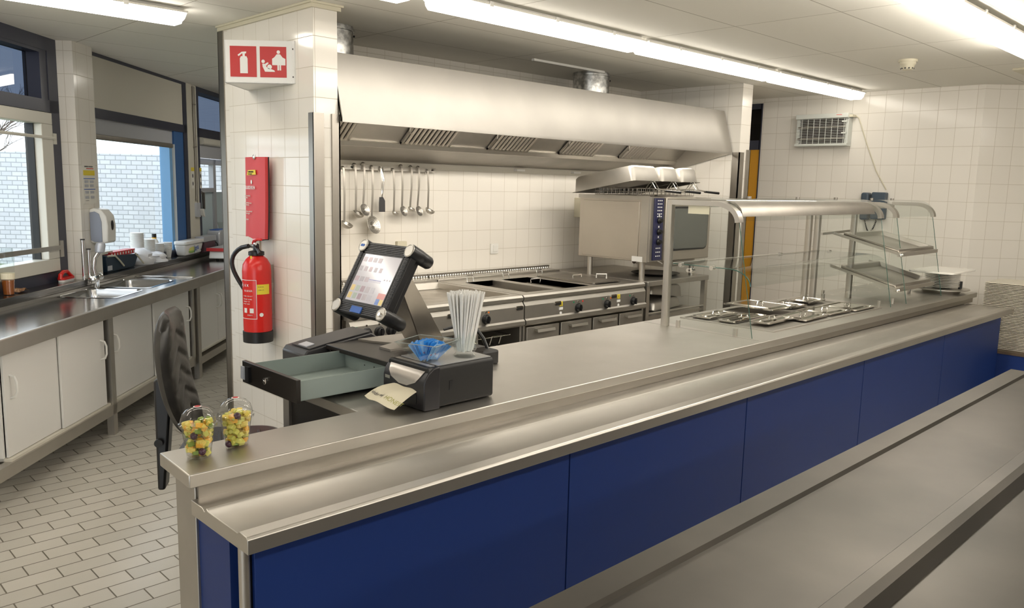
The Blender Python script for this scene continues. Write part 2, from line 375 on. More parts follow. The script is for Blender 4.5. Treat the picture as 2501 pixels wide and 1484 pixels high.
w2 = struct('window_2', MB(W).box(.27, 2.26, -.12, .03, 2.02, 2.09).box(.27, .34, -.12, .03, .885, 2.02).box(2.17, 2.26, -.12, .03, .885, CZ).box(.27, 2.17, -.12, .03, .885, .94).box(.27, 2.17, -.12, .03, 2.46, CZ), M['frame'])
bx(.27, 2.165, -.01, .025, 2.09, 2.46, W).build('upper_panel', M['cream'], w2)
bx(1.95, 2.17, -.10, .02, .94, 2.02, W).build('blue_jamb', M['frameblue'], w2)
MB(W).box(1.885, 1.945, -.09, .0, .94, 1.90).build('pale_jamb', M['framelight'], w2)
MB(W).box(1.945, 1.955, -.09, .022, .94, 1.90).build('white_bead', M['white'], w2)
pane('pane', .34, 1.9, .94, 2.02, w2)
MB(W).prism([(.34, .0, 1.90), (1.95, .0, 1.90), (1.95, .0, 2.02), (.34, .0, 2.02)], (0, .004, 0)).build('roller_blind', M['blind'], w2)
MB(W).rbox(.33, 1.93, -.012, .016, 1.865, 1.905, .008, ax='x').build('blind_bar', M['steel_dark'], w2)
w3 = struct('window_3', MB(W).box(2.5, 4.4, -.12, .03, 2.44, CZ).box(2.5, 4.4, -.12, .03, 2.0, 2.09).box(2.5, 2.575, -.12, .03, .885, 2.44).box(2.575, 4.4, -.12, .03, .885, .94), M['frame'])
pane('transom_pane', 2.575, 4.4, 2.09, 2.44, w3, M['glass_d'])
MB(W).rbox(2.58, 4.38, .0, .07, 1.93, 2.0, .02, ax='x').build('blind_cassette', M['casement'], w3)
MB(W).prism([(2.58, .02, 1.80), (4.38, .02, 1.80), (4.38, .02, 1.93), (2.58, .02, 1.93)], (0, .004, 0)).build('roller_blind', M['blind'], w3)
MB(W).box(2.575, 4.4, -.08, -.03, 1.74, 1.80).box(3.12, 3.20, -.08, -.03, .94, 1.80).box(2.575, 3.12, -.08, -.02, 1.455, 1.50).build('inner_frame', M['blind'], w3)
pane('pane', 2.575, 4.4, 1.48, 1.80, w3)
bx(2.575, 4.4, -.085, -.05, .94, 1.455, W).build('opaque_panel', mat('pale_blue_opal_panel', (.55, .66, .70), .5), w3)
MB(W).box(2.60, 2.64, -.02, .02, 1.44, 1.47).box(2.645, 2.665, .01, .035, 1.29, 1.46).build('window_handle', M['steel_dark'], w3)
struct('trim_8', MB(W).box(-2.2, 4.4, -.0, .14, .855, .885).box(-2.2, 4.4, .130, .138, .82, .86), M['sill'], bevel=.003)

# outside
FW = Vector((.6929, .706, 0)); LT = Vector((.716, -.698, 0)).normalized()
def outp(f, l, z): return FW * f + LT * l + Vector((0, 0, z))
gw = MB().prism([outp(15, -24, -.2), outp(15, -3.4, -.2), outp(15.2, -3.4, -.2), outp(15.2, -24, -.2)], (0, 0, 2.2)).build('garden_wall', M['brick'])
tag(gw, 'white painted brick garden wall outside beyond the windows', 'wall')
gr = MB().prism([outp(30, -40, -.25), outp(30, 10, -.25), wp(9.2, -.2, -.25), wp(-8, -.2, -.25), outp(3, -30, -.25)], (0, 0, .2)).build('lawn', M['grass'])
gr['kind'] = 'structure'; gr.name = 'ground'
tr = thing('bare_tree', 'bare winter tree with thin branches outside the left window', 'tree', outp(18, -12.2, 0))
bm = MB(); rr = random.Random(3)
def branch(p, d, L, r, k):
    q = p + d * L; bm.tube([p, p + d * L * .5 + Vector((rr.uniform(-.04, .04), rr.uniform(-.04, .04), 0)), q], [r, r * .8, r * .6], 5, cap=False)
    if k:
        for _ in range(3): branch(q - d * L * rr.uniform(0, .4), (d + Vector((rr.uniform(-.8, .8), rr.uniform(-.8, .8), rr.uniform(-.25, .5)))).normalized(), L * .72, r * .55, k - 1)
branch(outp(18, -12.2, -.1), Vector((.05, 0, 1)), 1.5, .07, 5)
bm.build('branches', M['bark'], tr)

# ------------------------------------------------------------------ ceiling lights
def light(x0, x1, y0, label, group='long ceiling lights', m_='tube'):
    t = thing('ceiling_light', label, 'light', ((x0 + x1) / 2, y0 + .065, CZ), group)
    MB().box(x0 + .01, x1 - .01, y0 + .03, y0 + .12, 2.462, CZ - .001).box(x0, x1, y0 - .004, y0 + .15, 2.456, 2.466).build('housing', M['tubehouse'], t)
    p = [(y0, 2.456), (y0 + .006, 2.425), (y0 + .025, 2.402), (y0 + .12, 2.402), (y0 + .14, 2.425), (y0 + .146, 2.456)]
    b = MB(); b.prism([(x0 + .025, a, z) for a, z in p], (x1 - x0 - .05, 0, 0))
    b.hexa([(x0 + .025, y0 + .02, 2.41), (x0 + .005, y0 + .03, 2.43), (x0 + .005, y0 + .11, 2.43), (x0 + .025, y0 + .12, 2.41)], [(x0 + .025, y0, 2.455), (x0 + .003, y0 + .005, 2.455), (x0 + .003, y0 + .14, 2.455), (x0 + .025, y0 + .145, 2.455)])
    b.hexa([(x1 - .025, y0 + .02, 2.41), (x1 - .005, y0 + .03, 2.43), (x1 - .005, y0 + .11, 2.43), (x1 - .025, y0 + .12, 2.41)], [(x1 - .025, y0, 2.455), (x1 - .003, y0 + .005, 2.455), (x1 - .003, y0 + .14, 2.455), (x1 - .025, y0 + .145, 2.455)])
    b.build('diffuser', M[m_], t)
    for i in range(3):
        x = x0 + (x1 - x0) * (.2 + .3 * i); bx(x - .012, x + .012, y0 - .010, y0 - .004, 2.448, 2.472).build('clip', M['white'], t)
    return t
G1 = 'lights in the row along the serving counter'
light(.75, 2.29, 2.98, 'white strip light over the counter, only its end shows beside the tiled pillar top', G1, 'tube_row')
light(2.42, 3.985, 2.98, 'longest looking strip light in the row crossing in front of the extractor hood', G1, 'tube_row')
light(4.01, 5.60, 2.98, 'middle strip light in the row, above the right part of the extractor hood', G1, 'tube_row')
light(5.62, 7.13, 2.98, 'farthest strip light of the row, ending above the wall heater', G1, 'tube_row')
G2 = 'lights in the near row at top right'
light(2.46, 4.01, 1.29, 'strip light at the top right, the one farther left whose end meets the next', G2, 'tube_near')
light(4.04, 5.60, 1.29, 'strip light cut off by the right edge of the picture', G2, 'tube_near')
light(.28, 1.84, 4.36, 'strip light at the top left above the sink windows', 'lights at the left')
for xa, ya, lb in ((-2.6, 1.29, 'strip light above and left of the counter end, out of the picture'), (-1.0, 2.98, 'strip light left of the counter row, out of the picture'),
                   (.3, -.8, 'added unseen fill light behind the viewer, left'), (2.2, -.8, 'added unseen fill light behind the viewer, middle'), (4.1, -.8, 'added unseen fill light behind the viewer, right'),
                   (1.2, -2.6, 'added unseen fill light farthest behind the viewer, left'), (4.4, -2.6, 'added unseen fill light farthest behind the viewer, right'), (3.6, 6.6, 'strip light hidden beyond the cooking bay wall')):
    light(xa, xa + 1.55, ya, lb, 'ceiling lights out of the picture', 'fill_hall' if ya < 0 else 'tube')  # the rows behind the viewer are unseen, added as frontal fill

# ------------------------------------------------------------------ serving counter
t = thing('serving_counter', 'long brushed steel serving counter with blue front panels and lower tray slide', 'counter', (3.65, 2.0, 0))
m = MB()
m.prism([(.74, 1.838, .9), (6.56, 1.80, .9), (6.56, 2.53, .9), (1.35, 2.53, .9), (1.35, 2.045, .9), (.75, 2.045, .9)], (0, 0, -.035))
m.build('worktop', M['steel_top'], t, bevel=.003)
MB().prism([(.77, 1.856, .828), (6.54, 1.82, .828), (6.54, 1.83, .828), (.77, 1.866, .828)], (0, 0, .038)).build('apron', M['steel_apron'], t)
# tray slide: profile in YZ with a groove behind the rail and a raised front lip
pr = [(1.86, .829), (1.80, .829), (1.785, .822), (1.775, .834), (1.765, .829), (1.615, .828), (1.605, .834), (1.572, .832), (1.566, .826), (1.566, .792), (1.86, .792)]
m = MB(); vs0 = [(.752, y, z) for y, z in pr]; vs1 = [(6.42, y - .045, z) for y, z in pr]; n = len(pr)
m._add(vs0 + vs1, [tuple(range(n))[::-1], tuple(range(n, 2 * n))] + [(i, (i + 1) % n, n + (i + 1) % n, n + i) for i in range(n)])
m.build('tray_slide', M['steel_top'], t, bevel=.0015)
bx(.765, .785, 1.868, 1.985, 0, .865).build('end_panel', M['steel_soft'], t, bevel=.002)
bx(.775, 1.35, 1.99, 2.005, .12, .865).build('modesty_panel', M['steel_dark'], t)
bx(.772, .80, 1.70, 1.868, .1, .792).build('blue_end_panel', M['blueend'], t)
bx(.82, .84, 1.66, 1.70, .1, .792).build('blue_return_panel', M['bluepanel'], t)
MB().cyl((.785, 1.655, 0), (.785, 1.655, .792), .013).build('leg', M['steel'], t)
xs = [.80, 1.887, 3.0, 4.19, 5.41, 6.61]
for a, b in zip(xs[:-1], xs[1:]): bx(a + .003, b - .003, 1.64, 1.655, .1, .79).build('front_panel', M['bluepanel'], t, bevel=.001)
bx(.80, 6.6, 1.655, 1.68, .08, .79).build('carcass_frame', M['black'], t)
bx(.80, 6.6, 1.68, 1.70, .0, .10).build('plinth', M['blackm'], t)
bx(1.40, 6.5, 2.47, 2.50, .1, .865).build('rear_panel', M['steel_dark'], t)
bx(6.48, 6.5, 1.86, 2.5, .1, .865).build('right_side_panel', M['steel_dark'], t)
bx(1.36, 1.38, 2.02, 2.5, .1, .865).build('kneehole_side_panel', M['blackmetal'], t)
bx(1.35, 1.39, 2.47, 2.51, 0, .865).build('leg', M['steel_soft'], t)
bx(3.455, 3.458, 1.85, 2.52, .9, .9006).build('worktop_seam', M['steel_dark'], t)

# foreground counter
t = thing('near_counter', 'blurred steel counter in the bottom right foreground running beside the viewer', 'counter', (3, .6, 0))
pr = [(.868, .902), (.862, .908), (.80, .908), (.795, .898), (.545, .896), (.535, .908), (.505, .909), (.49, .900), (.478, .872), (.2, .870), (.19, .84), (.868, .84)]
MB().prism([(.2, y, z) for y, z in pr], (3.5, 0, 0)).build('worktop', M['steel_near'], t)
bx(.25, 3.66, .25, .80, .1, .84).build('base_cabinet', M['steel_dark'], t)
for x in (.3, 3.5):
    for y in (.3, .75): bx(x, x + .04, y, y + .04, 0, .1).build('leg', M['steel'], t)

# ------------------------------------------------------------------ sneeze guard display
t = thing('sneeze_guard', 'glass and steel food display with curved glass top standing on the counter', 'display case', (4.6, 2.2, .9))
def post(x, y, z1=1.545, nm='post'): return MB().rbox(x - .017, x + .017, y - .017, y + .017, .9, z1, .004, seg=2).build(nm, M['steel'], t)
for x, y in ((3.445, 2.377), (5.10, 2.43), (5.13, 2.385), (5.42, 2.27)): post(x, y)
def arm(x, yb, yf=1.99):
    # flat bar arm curving down at the front
    pts = [(yb, 1.535)] + [(y, 1.535) for y in (yf + .12,)] + [(yf + .12 - .12 * math.sin(a), 1.535 - .085 * (1 - math.cos(a))) for a in [PI / 2 * i / 8 for i in range(1, 9)]]
    m = MB(); L = len(pts); W2 = .02; T2 = .012
    vs = []
    for i, (y, z) in enumerate(pts):
        a = pts[max(i - 1, 0)]; b = pts[min(i + 1, L - 1)]; d = Vector((b[0] - a[0], b[1] - a[1])).normalized(); nx, nz = -d.y, d.x
        vs += [(x - W2, y + nx * T2, z + nz * T2), (x + W2, y + nx * T2, z + nz * T2), (x + W2, y - nx * T2, z - nz * T2), (x - W2, y - nx * T2, z - nz * T2)]
    fs = [(0, 1, 2, 3), tuple(range(4 * L - 4, 4 * L))[::-1]]
    for i in range(L - 1):
        for k in range(4): fs.append((4 * i + k, 4 * i + (k + 1) % 4, 4 * i + 4 + (k + 1) % 4, 4 * i + 4 + k))
    m._add(vs, fs); return m.build('arm', M['steel'], t)
arm(3.45, 2.39); arm(5.14, 2.39); arm(5.39, 2.27); arm(6.06, 2.27)
bx(5.39, 6.07, 2.262, 2.28, 1.50, 1.53).build('rear_rail', M['steel'], t)
def curved(x0, x1, zt, yb, yf, drop, run, th, nm, m_, n=10, par=None):
    g = []
    prof = [(yb, zt), (yf + run, zt)] + [(yf + run - run * math.sin(a), zt - drop * (1 - math.cos(a))) for a in [PI / 2 * i / n for i in range(1, n + 1)]]
    for y, z in prof: g.append([(x0, y, z), (x1, y, z)])
    return MB().sheet(g, th).build(nm, m_, par or t, sharp=60)
curved(3.44, 5.16, 1.556, 2.38, 1.99, .10, .12, .006, 'top_glass', M['shelfglass'])
curved(5.375, 6.075, 1.556, 2.28, 1.99, .10, .12, .006, 'top_glass', M['shelfglass'])
# steel lamp hood below the top glass
g = [[(3.475, y, z), (5.02, y, z)] for y, z in ((2.36, 1.545), (2.36, 1.50), (2.34, 1.49))]
m = MB(); prof = [(2.30, 1.548), (2.08, 1.548), (2.035, 1.535), (2.005, 1.51), (1.992, 1.478), (1.985, 1.478), (1.998, 1.515), (2.03, 1.543), (2.08, 1.554), (2.30, 1.554)]
m.prism([(3.475, y, z) for y, z in prof], (1.56, 0, 0)); m.build('lamp_hood', M['steel_dark'], t)
MB().cyl((3.5, 2.2, 1.528), (5.0, 2.2, 1.528), .012).build('lamp_tube', M['white'], t)
# middle glass shelf
curved(3.47, 5.13, 1.222, 2.36, 1.92, .075, .12, .006, 'middle_shelf', M['shelfglass'])
prof = [(2.36, 1.222), (2.04, 1.222)] + [(2.04 - .12 * math.sin(a), 1.222 - .075 * (1 - math.cos(a))) for a in [PI / 2 * i / 8 for i in range(1, 9)]]
MB().tube([(3.468, y, z + .002) for y, z in prof], .0028, 6).build('shelf_edge', M['glassedge'], t)
MB().tube([(3.47, 2.365, 1.222), (5.13, 2.365, 1.222)], .006, 8).build('shelf_rail', M['steel'], t)
# side glass panels
def side(x, yb, zt0=1.535, y1=1.992, y0=1.885):
    o = MB().prism([(x, yb, .915), (x, y0, .905), (x, y1, 1.455), (x, y1 + .03, 1.52), (x, y1 + .12, 1.53), (x, yb, 1.53)], (.005, 0, 0)).build('side_glass', M['shelfglass'], t)
    MB().tube([(x + .0025, y0, .905), (x + .0025, y1, 1.455)], .002, 6).build('glass_edge', M['glassedge'], o)
for x, yb in ((3.452, 2.36), (5.145, 2.37), (5.40, 2.25), (6.05, 2.25)): side(x, yb)
for x, y in ((3.452, 2.302), (3.47, 1.985), (5.155, 1.96), (5.36, 1.955), (5.36, 2.42), (5.17, 2.33), (6.05, 2.1)):
    MB().rbox(x - .009, x + .009, y - .009, y + .009, .9, .938, .003, seg=2).build('glass_clamp', M['steel'], t)
for x, y, z in ((3.452, 2.30, 1.222), (3.452, 2.12, 1.222), (3.45, 2.25, 1.20), (3.45, 2.235, 1.20), (5.14, 2.3, 1.222), (4.6, 2.36, 1.222)):
    MB().cyl((x - .014, y, z), (x + .014, y, z), .011, n=12).build('glass_clip', M['chrome'], t)
for x in (3.9, 4.45, 4.95, 5.5, 5.85):
    MB().cyl((x, 2.2, 1.555), (x, 2.2, 1.572), .012, n=10).build('top_bolt', M['steel_dark'], t)
bx(3.44, 3.443, 2.15, 2.27, 1.482, 1.522).build('paper_label', mat('cream_label', (.70, .66, .50), .7), t)
# sloping display trays in the right-hand case
def dtray(z0, z1, lb):
    q = thing('display_tray', lb, 'tray', (5.63, 2.1, z0), 'sloping steel trays in the display')
    def P(x, y, h): return (x, y, z0 + (z1 - z0) * (y - 1.93) / .36 + h)
    x0, x1, y0, y1 = 5.32, 5.94, 1.93, 2.29
    def ring(d, h): return [P(x0 + d, y0 + d, h), P(x1 - d, y0 + d, h), P(x1 - d, y1 - d, h), P(x0 + d, y1 - d, h)]
    m = MB(); R = [ring(0, -.012), ring(0, .008), ring(.018, .008), ring(.03, -.018), ring(.03, -.021), ring(.014, -.0)]
    vs = [v for r in R for v in r]; fs = [(4 * i + k, 4 * i + (k + 1) % 4, 4 * i + 4 + (k + 1) % 4, 4 * i + 4 + k) for i in range(3) for k in range(4)] + [(12, 13, 14, 15)]
    m._add(vs, fs); m.build('pan', M['steel_top'], q, solid=.002, sharp=25)
    MB().prism([P(x0 - .02, y0 - .02, -.03), P(x1 + .03, y0 - .02, -.03), P(x1 + .03, y0 - .02, -.006), P(x0 - .02, y0 - .02, -.006)], (0, .022, 0)).build('front_rail', M['steel'], q)
    for x in (x0 - .012, x1 + .004): MB().prism([P(x, y0, -.026), P(x, y1 + .07, -.026), P(x, y1 + .07, -.008), P(x, y0, -.008)], (.008, 0, 0)).build('side_rail', M['steel'], q)
    for x in (5.35, 5.372): MB().ball(P(x - .06, y0 - .024, -.018), .011).build('rail_knob', M['chrome'], q)
    return q
dtray(1.245, 1.335, 'sloping steel display tray, the upper one of two at the right of the display')
dtray(1.02, 1.115, 'sloping steel display tray, the lower one of two at the right of the display')
MB().prism([(5.14, 2.352, 1.325), (5.56, 2.352, 1.335), (5.56, 2.352, 1.352), (5.14, 2.352, 1.342)], (0, .012, 0)).build('support_bar', M['steel'], t)

# gastronorm lids
def lid(x0, x1, y0, y1, z, lb, rz=0, notch=False):
    q = thing('pan_lid', lb, 'lid', ((x0 + x1) / 2, (y0 + y1) / 2, z), 'steel pan lids in the counter well')
    T = rot(((x0 + x1) / 2, (y0 + y1) / 2, z), rz); a = (x1 - x0) / 2; b = (y1 - y0) / 2
    m = MB(T); P = []
    def rr_(a, b, r, h, seg=4):
        o = []
        for cx, cy, a0 in ((a - r, b - r, 0), (-a + r, b - r, PI / 2), (-a + r, -b + r, PI), (a - r, -b + r, 1.5 * PI)):
            for i in range(seg + 1): w = a0 + i * PI / 2 / seg; o.append((cx + r * math.cos(w), cy + r * math.sin(w), h))
        return o
    R = [rr_(a, b, .02, -.004), rr_(a, b, .02, .004), rr_(a - .012, b - .012, .018, .004), rr_(a - .02, b - .02, .015, -.002), rr_(a - .035, b - .035, .012, -.002), rr_(a - .045, b - .045, .01, .006)]
    n = len(R[0]); vs = [v for r in R for v in r]
    fs = [(n * i + k, n * i + (k + 1) % n, n * i + n + (k + 1) % n, n * i + n + k) for i in range(5) for k in range(n)] + [tuple(range(5 * n, 6 * n))]
    m._add(vs, fs); m.build('plate', M['lidsteel'], q, sharp=25)
    MB(T).ball((0, 0, .004), .032, (1.2, .9, .12)).build('handle_recess', M['lidsteel'], q)
    MB(T).tube([(-.035, 0, .006), (-.028, 0, .02), (.028, 0, .02), (.035, 0, .006)], .0035, 6).build('handle', M['chrome'], q)
    return q
lid(3.77, 4.08, 2.315, 2.435, .912, 'narrow steel pan lid at the far left of the well', .02)
lid(3.77, 4.15, 2.165, 2.27, .912, 'narrow steel pan lid, second of the three at the near left of the well', -.02)
lid(3.83, 4.15, 2.01, 2.13, .920, 'narrow steel pan lid tilted proud, nearest the glass side panel', .05)
lid(4.20, 4.49, 2.175, 2.50, .935, 'largest raised steel pan lid, in the middle of the well')
lid(4.13, 4.45, 1.955, 2.13, .914, 'steel pan lid in front of the large raised one', .05)
lid(4.47, 4.75, 1.96, 2.165, .912, 'square steel pan lid between the large raised lid and the rightmost lid', -.03)
lid(4.76, 5.05, 1.94, 2.17, .912, 'rightmost steel pan lid of the front row in the well')
lid(4.52, 4.73, 2.22, 2.41, .914, 'steel pan lid directly behind and right of the large raised lid')
lid(4.79, 5.03, 2.24, 2.41, .920, 'steel pan lid with tall wire handle beside the rear steel posts', .04)
t = thing('serving_well', 'steel recessed food well in the counter holding the pans', 'well', (4.4, 2.2, .9))
MB().box(3.72, 5.09, 2.455, 2.47, .9, .906).box(3.72, 5.09, 1.915, 1.93, .9, .906).box(3.72, 3.735, 1.93, 2.455, .9, .906).box(5.075, 5.09, 1.93, 2.455, .9, .906).build('rim', M['steel_top'], t)
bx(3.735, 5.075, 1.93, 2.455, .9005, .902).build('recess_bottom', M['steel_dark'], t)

# plates and dispenser
t = thing('plate_dispenser', 'round steel plate dispenser ring in the counter under the plates', 'dispenser', (6.33, 1.975, .9))
MB().lathe([(.12, 0), (.13, .02), (.185, .028), (.185, .034), (.125, .032)], (6.33, 1.975, .9), n=36).build('ring', M['steel_top'], t)
for a in (-.9, .6, 2.2): MB().rbox(6.33 + .128 * math.cos(a) - .012, 6.33 + .128 * math.cos(a) + .012, 1.975 + .128 * math.sin(a) - .012, 1.975 + .128 * math.sin(a) + .012, .93, .985, .004, seg=2).build('guide', M['black'], t)
pm = None
for k in range(10):
    z = .936 + k * .0115
    if pm is None:
        pm = MB().lathe([(.06, 0), (.068, .002), (.115, .011), (.118, .014), (.114, .0145), (.07, .006), (.0, .005)], (6.33, 1.975, z), n=32, capt=False).build('dinner_plate', M['plate'])
        o = pm
    else: o = pm.copy(); COL.objects.link(o); o.location.z += k * .0115
    tag(o, 'white dinner plate in the round stack at the right end of the counter' if k < 9 else 'topmost white dinner plate under the flat white platter', 'plate', 'dinner plates in the dispenser')
o = MB().rbox(6.05, 6.55, 1.82, 2.12, 1.056, 1.070, .02).build('platter', M['plate'], bevel=.003); tag(o, 'flat white rectangular platter lying on top of the plate stack', 'platter')

# trays beyond the counter
t = thing('tray_stand', 'blue cabinet with a ledge carrying the stacked trays beyond the counter end', 'cabinet', (6.95, 1.6, 0))
bx(6.625, 7.2, 1.30, 1.74, .05, .462).build('cabinet', M['bluepanel'], t); bx(6.62, 7.22, 1.28, 1.84, .462, .482).build('ledge', M['brown'], t)
bx(6.625, 7.2, 1.80, 1.83, .05, .462).build('back_panel', M['steel_dark'], t)
tm = None
for k in range(44):
    z = .483 + k * .0112
    if tm is None:
        m = MB(); m.rbox(6.70, 7.12, 1.38, 1.80, z, z + .0035, .03); m.rbox(6.69, 7.13, 1.37, 1.81, z + .0045, z + .0095, .03)
        m = MB(); a0, a1, b0, b1 = 6.70, 7.12, 1.38, 1.80
        m.rbox(a0, a1, b0, b1, z, z + .0058, .03); tm = m.build('serving_tray', M['traygrey'], bevel=.002, bseg=1); o = tm
    else:
        o = tm.copy(); COL.objects.link(o); o.location.z += k * .0112; o.location.x += random.uniform(-.004, .004); o.location.y += random.uniform(-.003, .003)
    tag(o, 'pale serving tray in the tall stack at the right edge' if k < 43 else 'topmost pale serving tray of the tall stack at the right edge', 'tray', 'stacked serving trays')

# ------------------------------------------------------------------ cooking bay: extractor hood
t = thing('extractor_hood', 'wide stainless extractor hood spanning the cooking bay', 'extractor hood', (4.27, 4.1, 1.69))
x0, x1 = 2.334, 6.155
m = MB(); m.prism([(x0, 3.755, 2.265), (x0, 3.66, 1.925), (x0, 3.66, 1.905), (x0, 3.68, 1.905), (x0, 3.68, 1.925), (x0, 3.775, 2.255), (x0, 4.62, 2.255), (x0, 4.62, 2.265)], (x1 - x0, 0, 0)).build('front_panel', M['steel_hood'], t)
MB().prism([(x0, 3.78, 2.235), (x0, 4.22, 1.842), (x0, 4.23, 1.846), (x0, 3.79, 2.245)], (x1 - x0, 0, 0)).build('filter_bank', M['steel_soft'], t)
MB().prism([(x0, 4.20, 1.844), (x0, 4.215, 1.815), (x0, 4.26, 1.815), (x0, 4.26, 1.826), (x0, 4.225, 1.826), (x0, 4.215, 1.852)], (x1 - x0, 0, 0)).build('grease_gutter', M['steel_top'], t)
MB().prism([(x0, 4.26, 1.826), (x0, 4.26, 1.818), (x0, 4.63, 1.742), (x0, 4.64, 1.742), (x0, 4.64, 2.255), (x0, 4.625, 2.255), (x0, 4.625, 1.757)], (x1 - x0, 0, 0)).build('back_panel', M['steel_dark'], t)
MB().prism([(x1 - .012, 3.76, 2.26), (x1 - .012, 3.665, 1.91), (x1 - .012, 4.25, 1.76), (x1 - .012, 4.64, 1.70), (x1 - .012, 4.64, 2.26)], (.012, 0, 0)).build('side_panel', M['steel'], t)
MB().prism([(x0, 3.76, 2.26), (x0, 3.665, 1.91), (x0, 4.25, 1.80), (x0, 4.64, 1.72), (x0, 4.64, 2.26)], (.012, 0, 0)).build('side_panel', M['steel'], t)
fil0 = None
def fpt(x, u, h):    # u 0 top (front) .. 1 bottom (back) along the filter plane, h out of it (down-forward)
    y = 3.93 + (4.205 - 3.93) * u; z = 2.075 + (1.848 - 2.075) * u
    return (x, y - h * .64, z - h * .77)
for fx in (2.36, 3.10, 3.84, 4.575, 5.30):
    w = .40 if fx > 2.5 else .36
    m = MB(); e = .012
    for a, b, u0, u1 in ((fx, fx + .018, 0, 1), (fx + w - .018, fx + w, 0, 1), (fx, fx + w, 0, .04), (fx, fx + w, .95, 1)):
        m.hexa([fpt(a, u0, 0), fpt(b, u0, 0), fpt(b, u1, 0), fpt(a, u1, 0)], [fpt(a, u0, e), fpt(b, u0, e), fpt(b, u1, e), fpt(a, u1, e)])
    f = m.build('grease_filter', M['steel_top'], t)
    MB().hexa([fpt(fx + .01, 0, .0), fpt(fx + w - .01, 0, .0), fpt(fx + w - .01, 1, .0), fpt(fx + .01, 1, .0)], [fpt(fx + .01, 0, .002), fpt(fx + w - .01, 0, .002), fpt(fx + w - .01, 1, .002), fpt(fx + .01, 1, .002)]).build('filter_back', M['blackmetal'], f)
    n = 10; s_ = MB()
    for k in range(n):
        xx = fx + .035 + (w - .07) * k / (n - 1); s_.tube([fpt(xx, .05, .012), fpt(xx, .95, .012)], .011, 8)
    s_.build('baffle_slats', M['steel'], f)
    if fx > 2.5: MB().tube([fpt(fx + .02, .7, .012), fpt(fx + .0, .66, .03), fpt(fx - .02, .60, .03), fpt(fx - .02, .52, .012)], .005, 6).build('filter_handle', M['steel_dark'], f)
for xa in (2.55, 4.35):  # two unseen lamps added behind the front lip to brighten the bay wall
    h = MB().rbox(xa, xa + 1.5, 3.74, 3.79, 1.985, 2.02, .006, ax='x').build('added_hood_fill', M['tubehouse'], t)
    MB().cyl((xa + .03, 3.768, 1.968), (xa + 1.47, 3.768, 1.968), .017, n=14).build('added_hood_fill_tube', M['fill_hood'], h)
for x in (4.58, 5.26): bx(x - .045, x + .045, 4.60, 4.635, 1.712, 1.728).build('under_hood_lamp', M['white'], t)

for dx, dy, lb in ((2.60, 4.22, 'galvanised duct pipe rising from the hood beside the tiled pillar'), (4.985, 4.25, 'galvanised duct pipe rising from the middle right of the hood')):
    t = thing('duct_pipe', lb, 'duct', (dx, dy, 2.265), 'duct pipes above the hood')
    MB().lathe([(.142, 0), (.142, .19), (.148, .192), (.148, .205), (.142, .207), (.142, .219)], (dx, dy, 2.265), n=40).build('pipe', M['galv'], t)
    MB().lathe([(.146, 0), (.152, .01), (.146, .02)], (dx, dy, 2.27), n=40, capb=False, capt=False).build('lower_collar', M['steel'], t)
    MB().cyl((dx + .1, dy - .105, 2.43), (dx + .106, dy - .111, 2.43), .006, n=8).build('screw', M['black'], t)
o = MB().tube([(5.35, 4.52, 2.28), (5.36, 4.50, 2.36), (5.36, 4.56, 2.42), (5.30, 4.6, 2.45)], .006, 6).build('hood_cable', M['black']); tag(o, 'thin black cable looping behind the hood beside the right duct', 'cable')

# utensil rail and utensils
t = thing('utensil_rail', 'pale steel rail below the hood on which the ladles hang', 'rail', (3.0, 4.63, 1.7))
bx(2.36, 6.14, 4.635, 4.648, 1.695, 1.740).build('back_strip', M['cream'], t)
bx(2.36, 3.72, 4.612, 4.618, 1.68, 1.71).build('bar', M['steel_top'], t)
for x in (2.5, 3.0, 3.68): bx(x, x + .02, 4.612, 4.640, 1.69, 1.70).build('bracket', M['steel'], t)
UG = 'ladles and skimmers hanging on the rail'
def hook(m, x, zt, w=.006, dx=0, zb=1.45, y=4.592, bend=.02):
    pts = [(x, 4.622, zt - .035), (x, 4.624, zt - .008), (x, 4.61, zt), (x, 4.596, zt - .008), (x, y, zt - .05), (x + dx * .4, y - bend * .3, (zt + zb) / 2), (x + dx, y, zb)]
    L = len(pts); vs = []
    for p in pts: vs += [(p[0] - w, p[1] - .0015, p[2]), (p[0] + w, p[1] - .0015, p[2]), (p[0] + w, p[1] + .0015, p[2]), (p[0] - w, p[1] + .0015, p[2])]
    for i, p in enumerate(pts):     # turn the hook section so the strap keeps its thickness
        if i in (1, 2, 3):
            oz = .0015 if i == 2 else .0008
            for k, sgn in ((0, 1), (1, 1), (2, -1), (3, -1)): vs[4 * i + k] = (vs[4 * i + k][0], p[1] + (0 if i == 2 else -sgn * .001), p[2] + sgn * oz)
    fs = [(0, 1, 2, 3), tuple(range(4 * L - 4, 4 * L))[::-1]] + [(4 * i + k, 4 * i + (k + 1) % 4, 4 * i + 4 + (k + 1) % 4, 4 * i + 4 + k) for i in range(L - 1) for k in range(4)]
    m._add(vs, fs); return m
def ladle(x, zt, zb, r, lb, dx=0):
    q = thing('soup_ladle', lb, 'ladle', (x, 4.6, zb), UG)
    hook(MB(), x, zt, .007, dx, zb + r * .9).build('handle', M['steel_dark'], q)
    a = .5; ax = Vector((.25, -.45, 1)).normalized()
    m = MB(); pr = [(.001, -r * .95)] + [(r * math.sin(w), -r * math.cos(w) * .95) for w in (.4, .8, 1.2, 1.45)]
    m.lathe(pr, (x + dx + r * .25, 4.592 - r * .55, zb + r * .85), ax, n=24, capb=False, capt=False).build('bowl', M['steel_top'], q, solid=.0015)
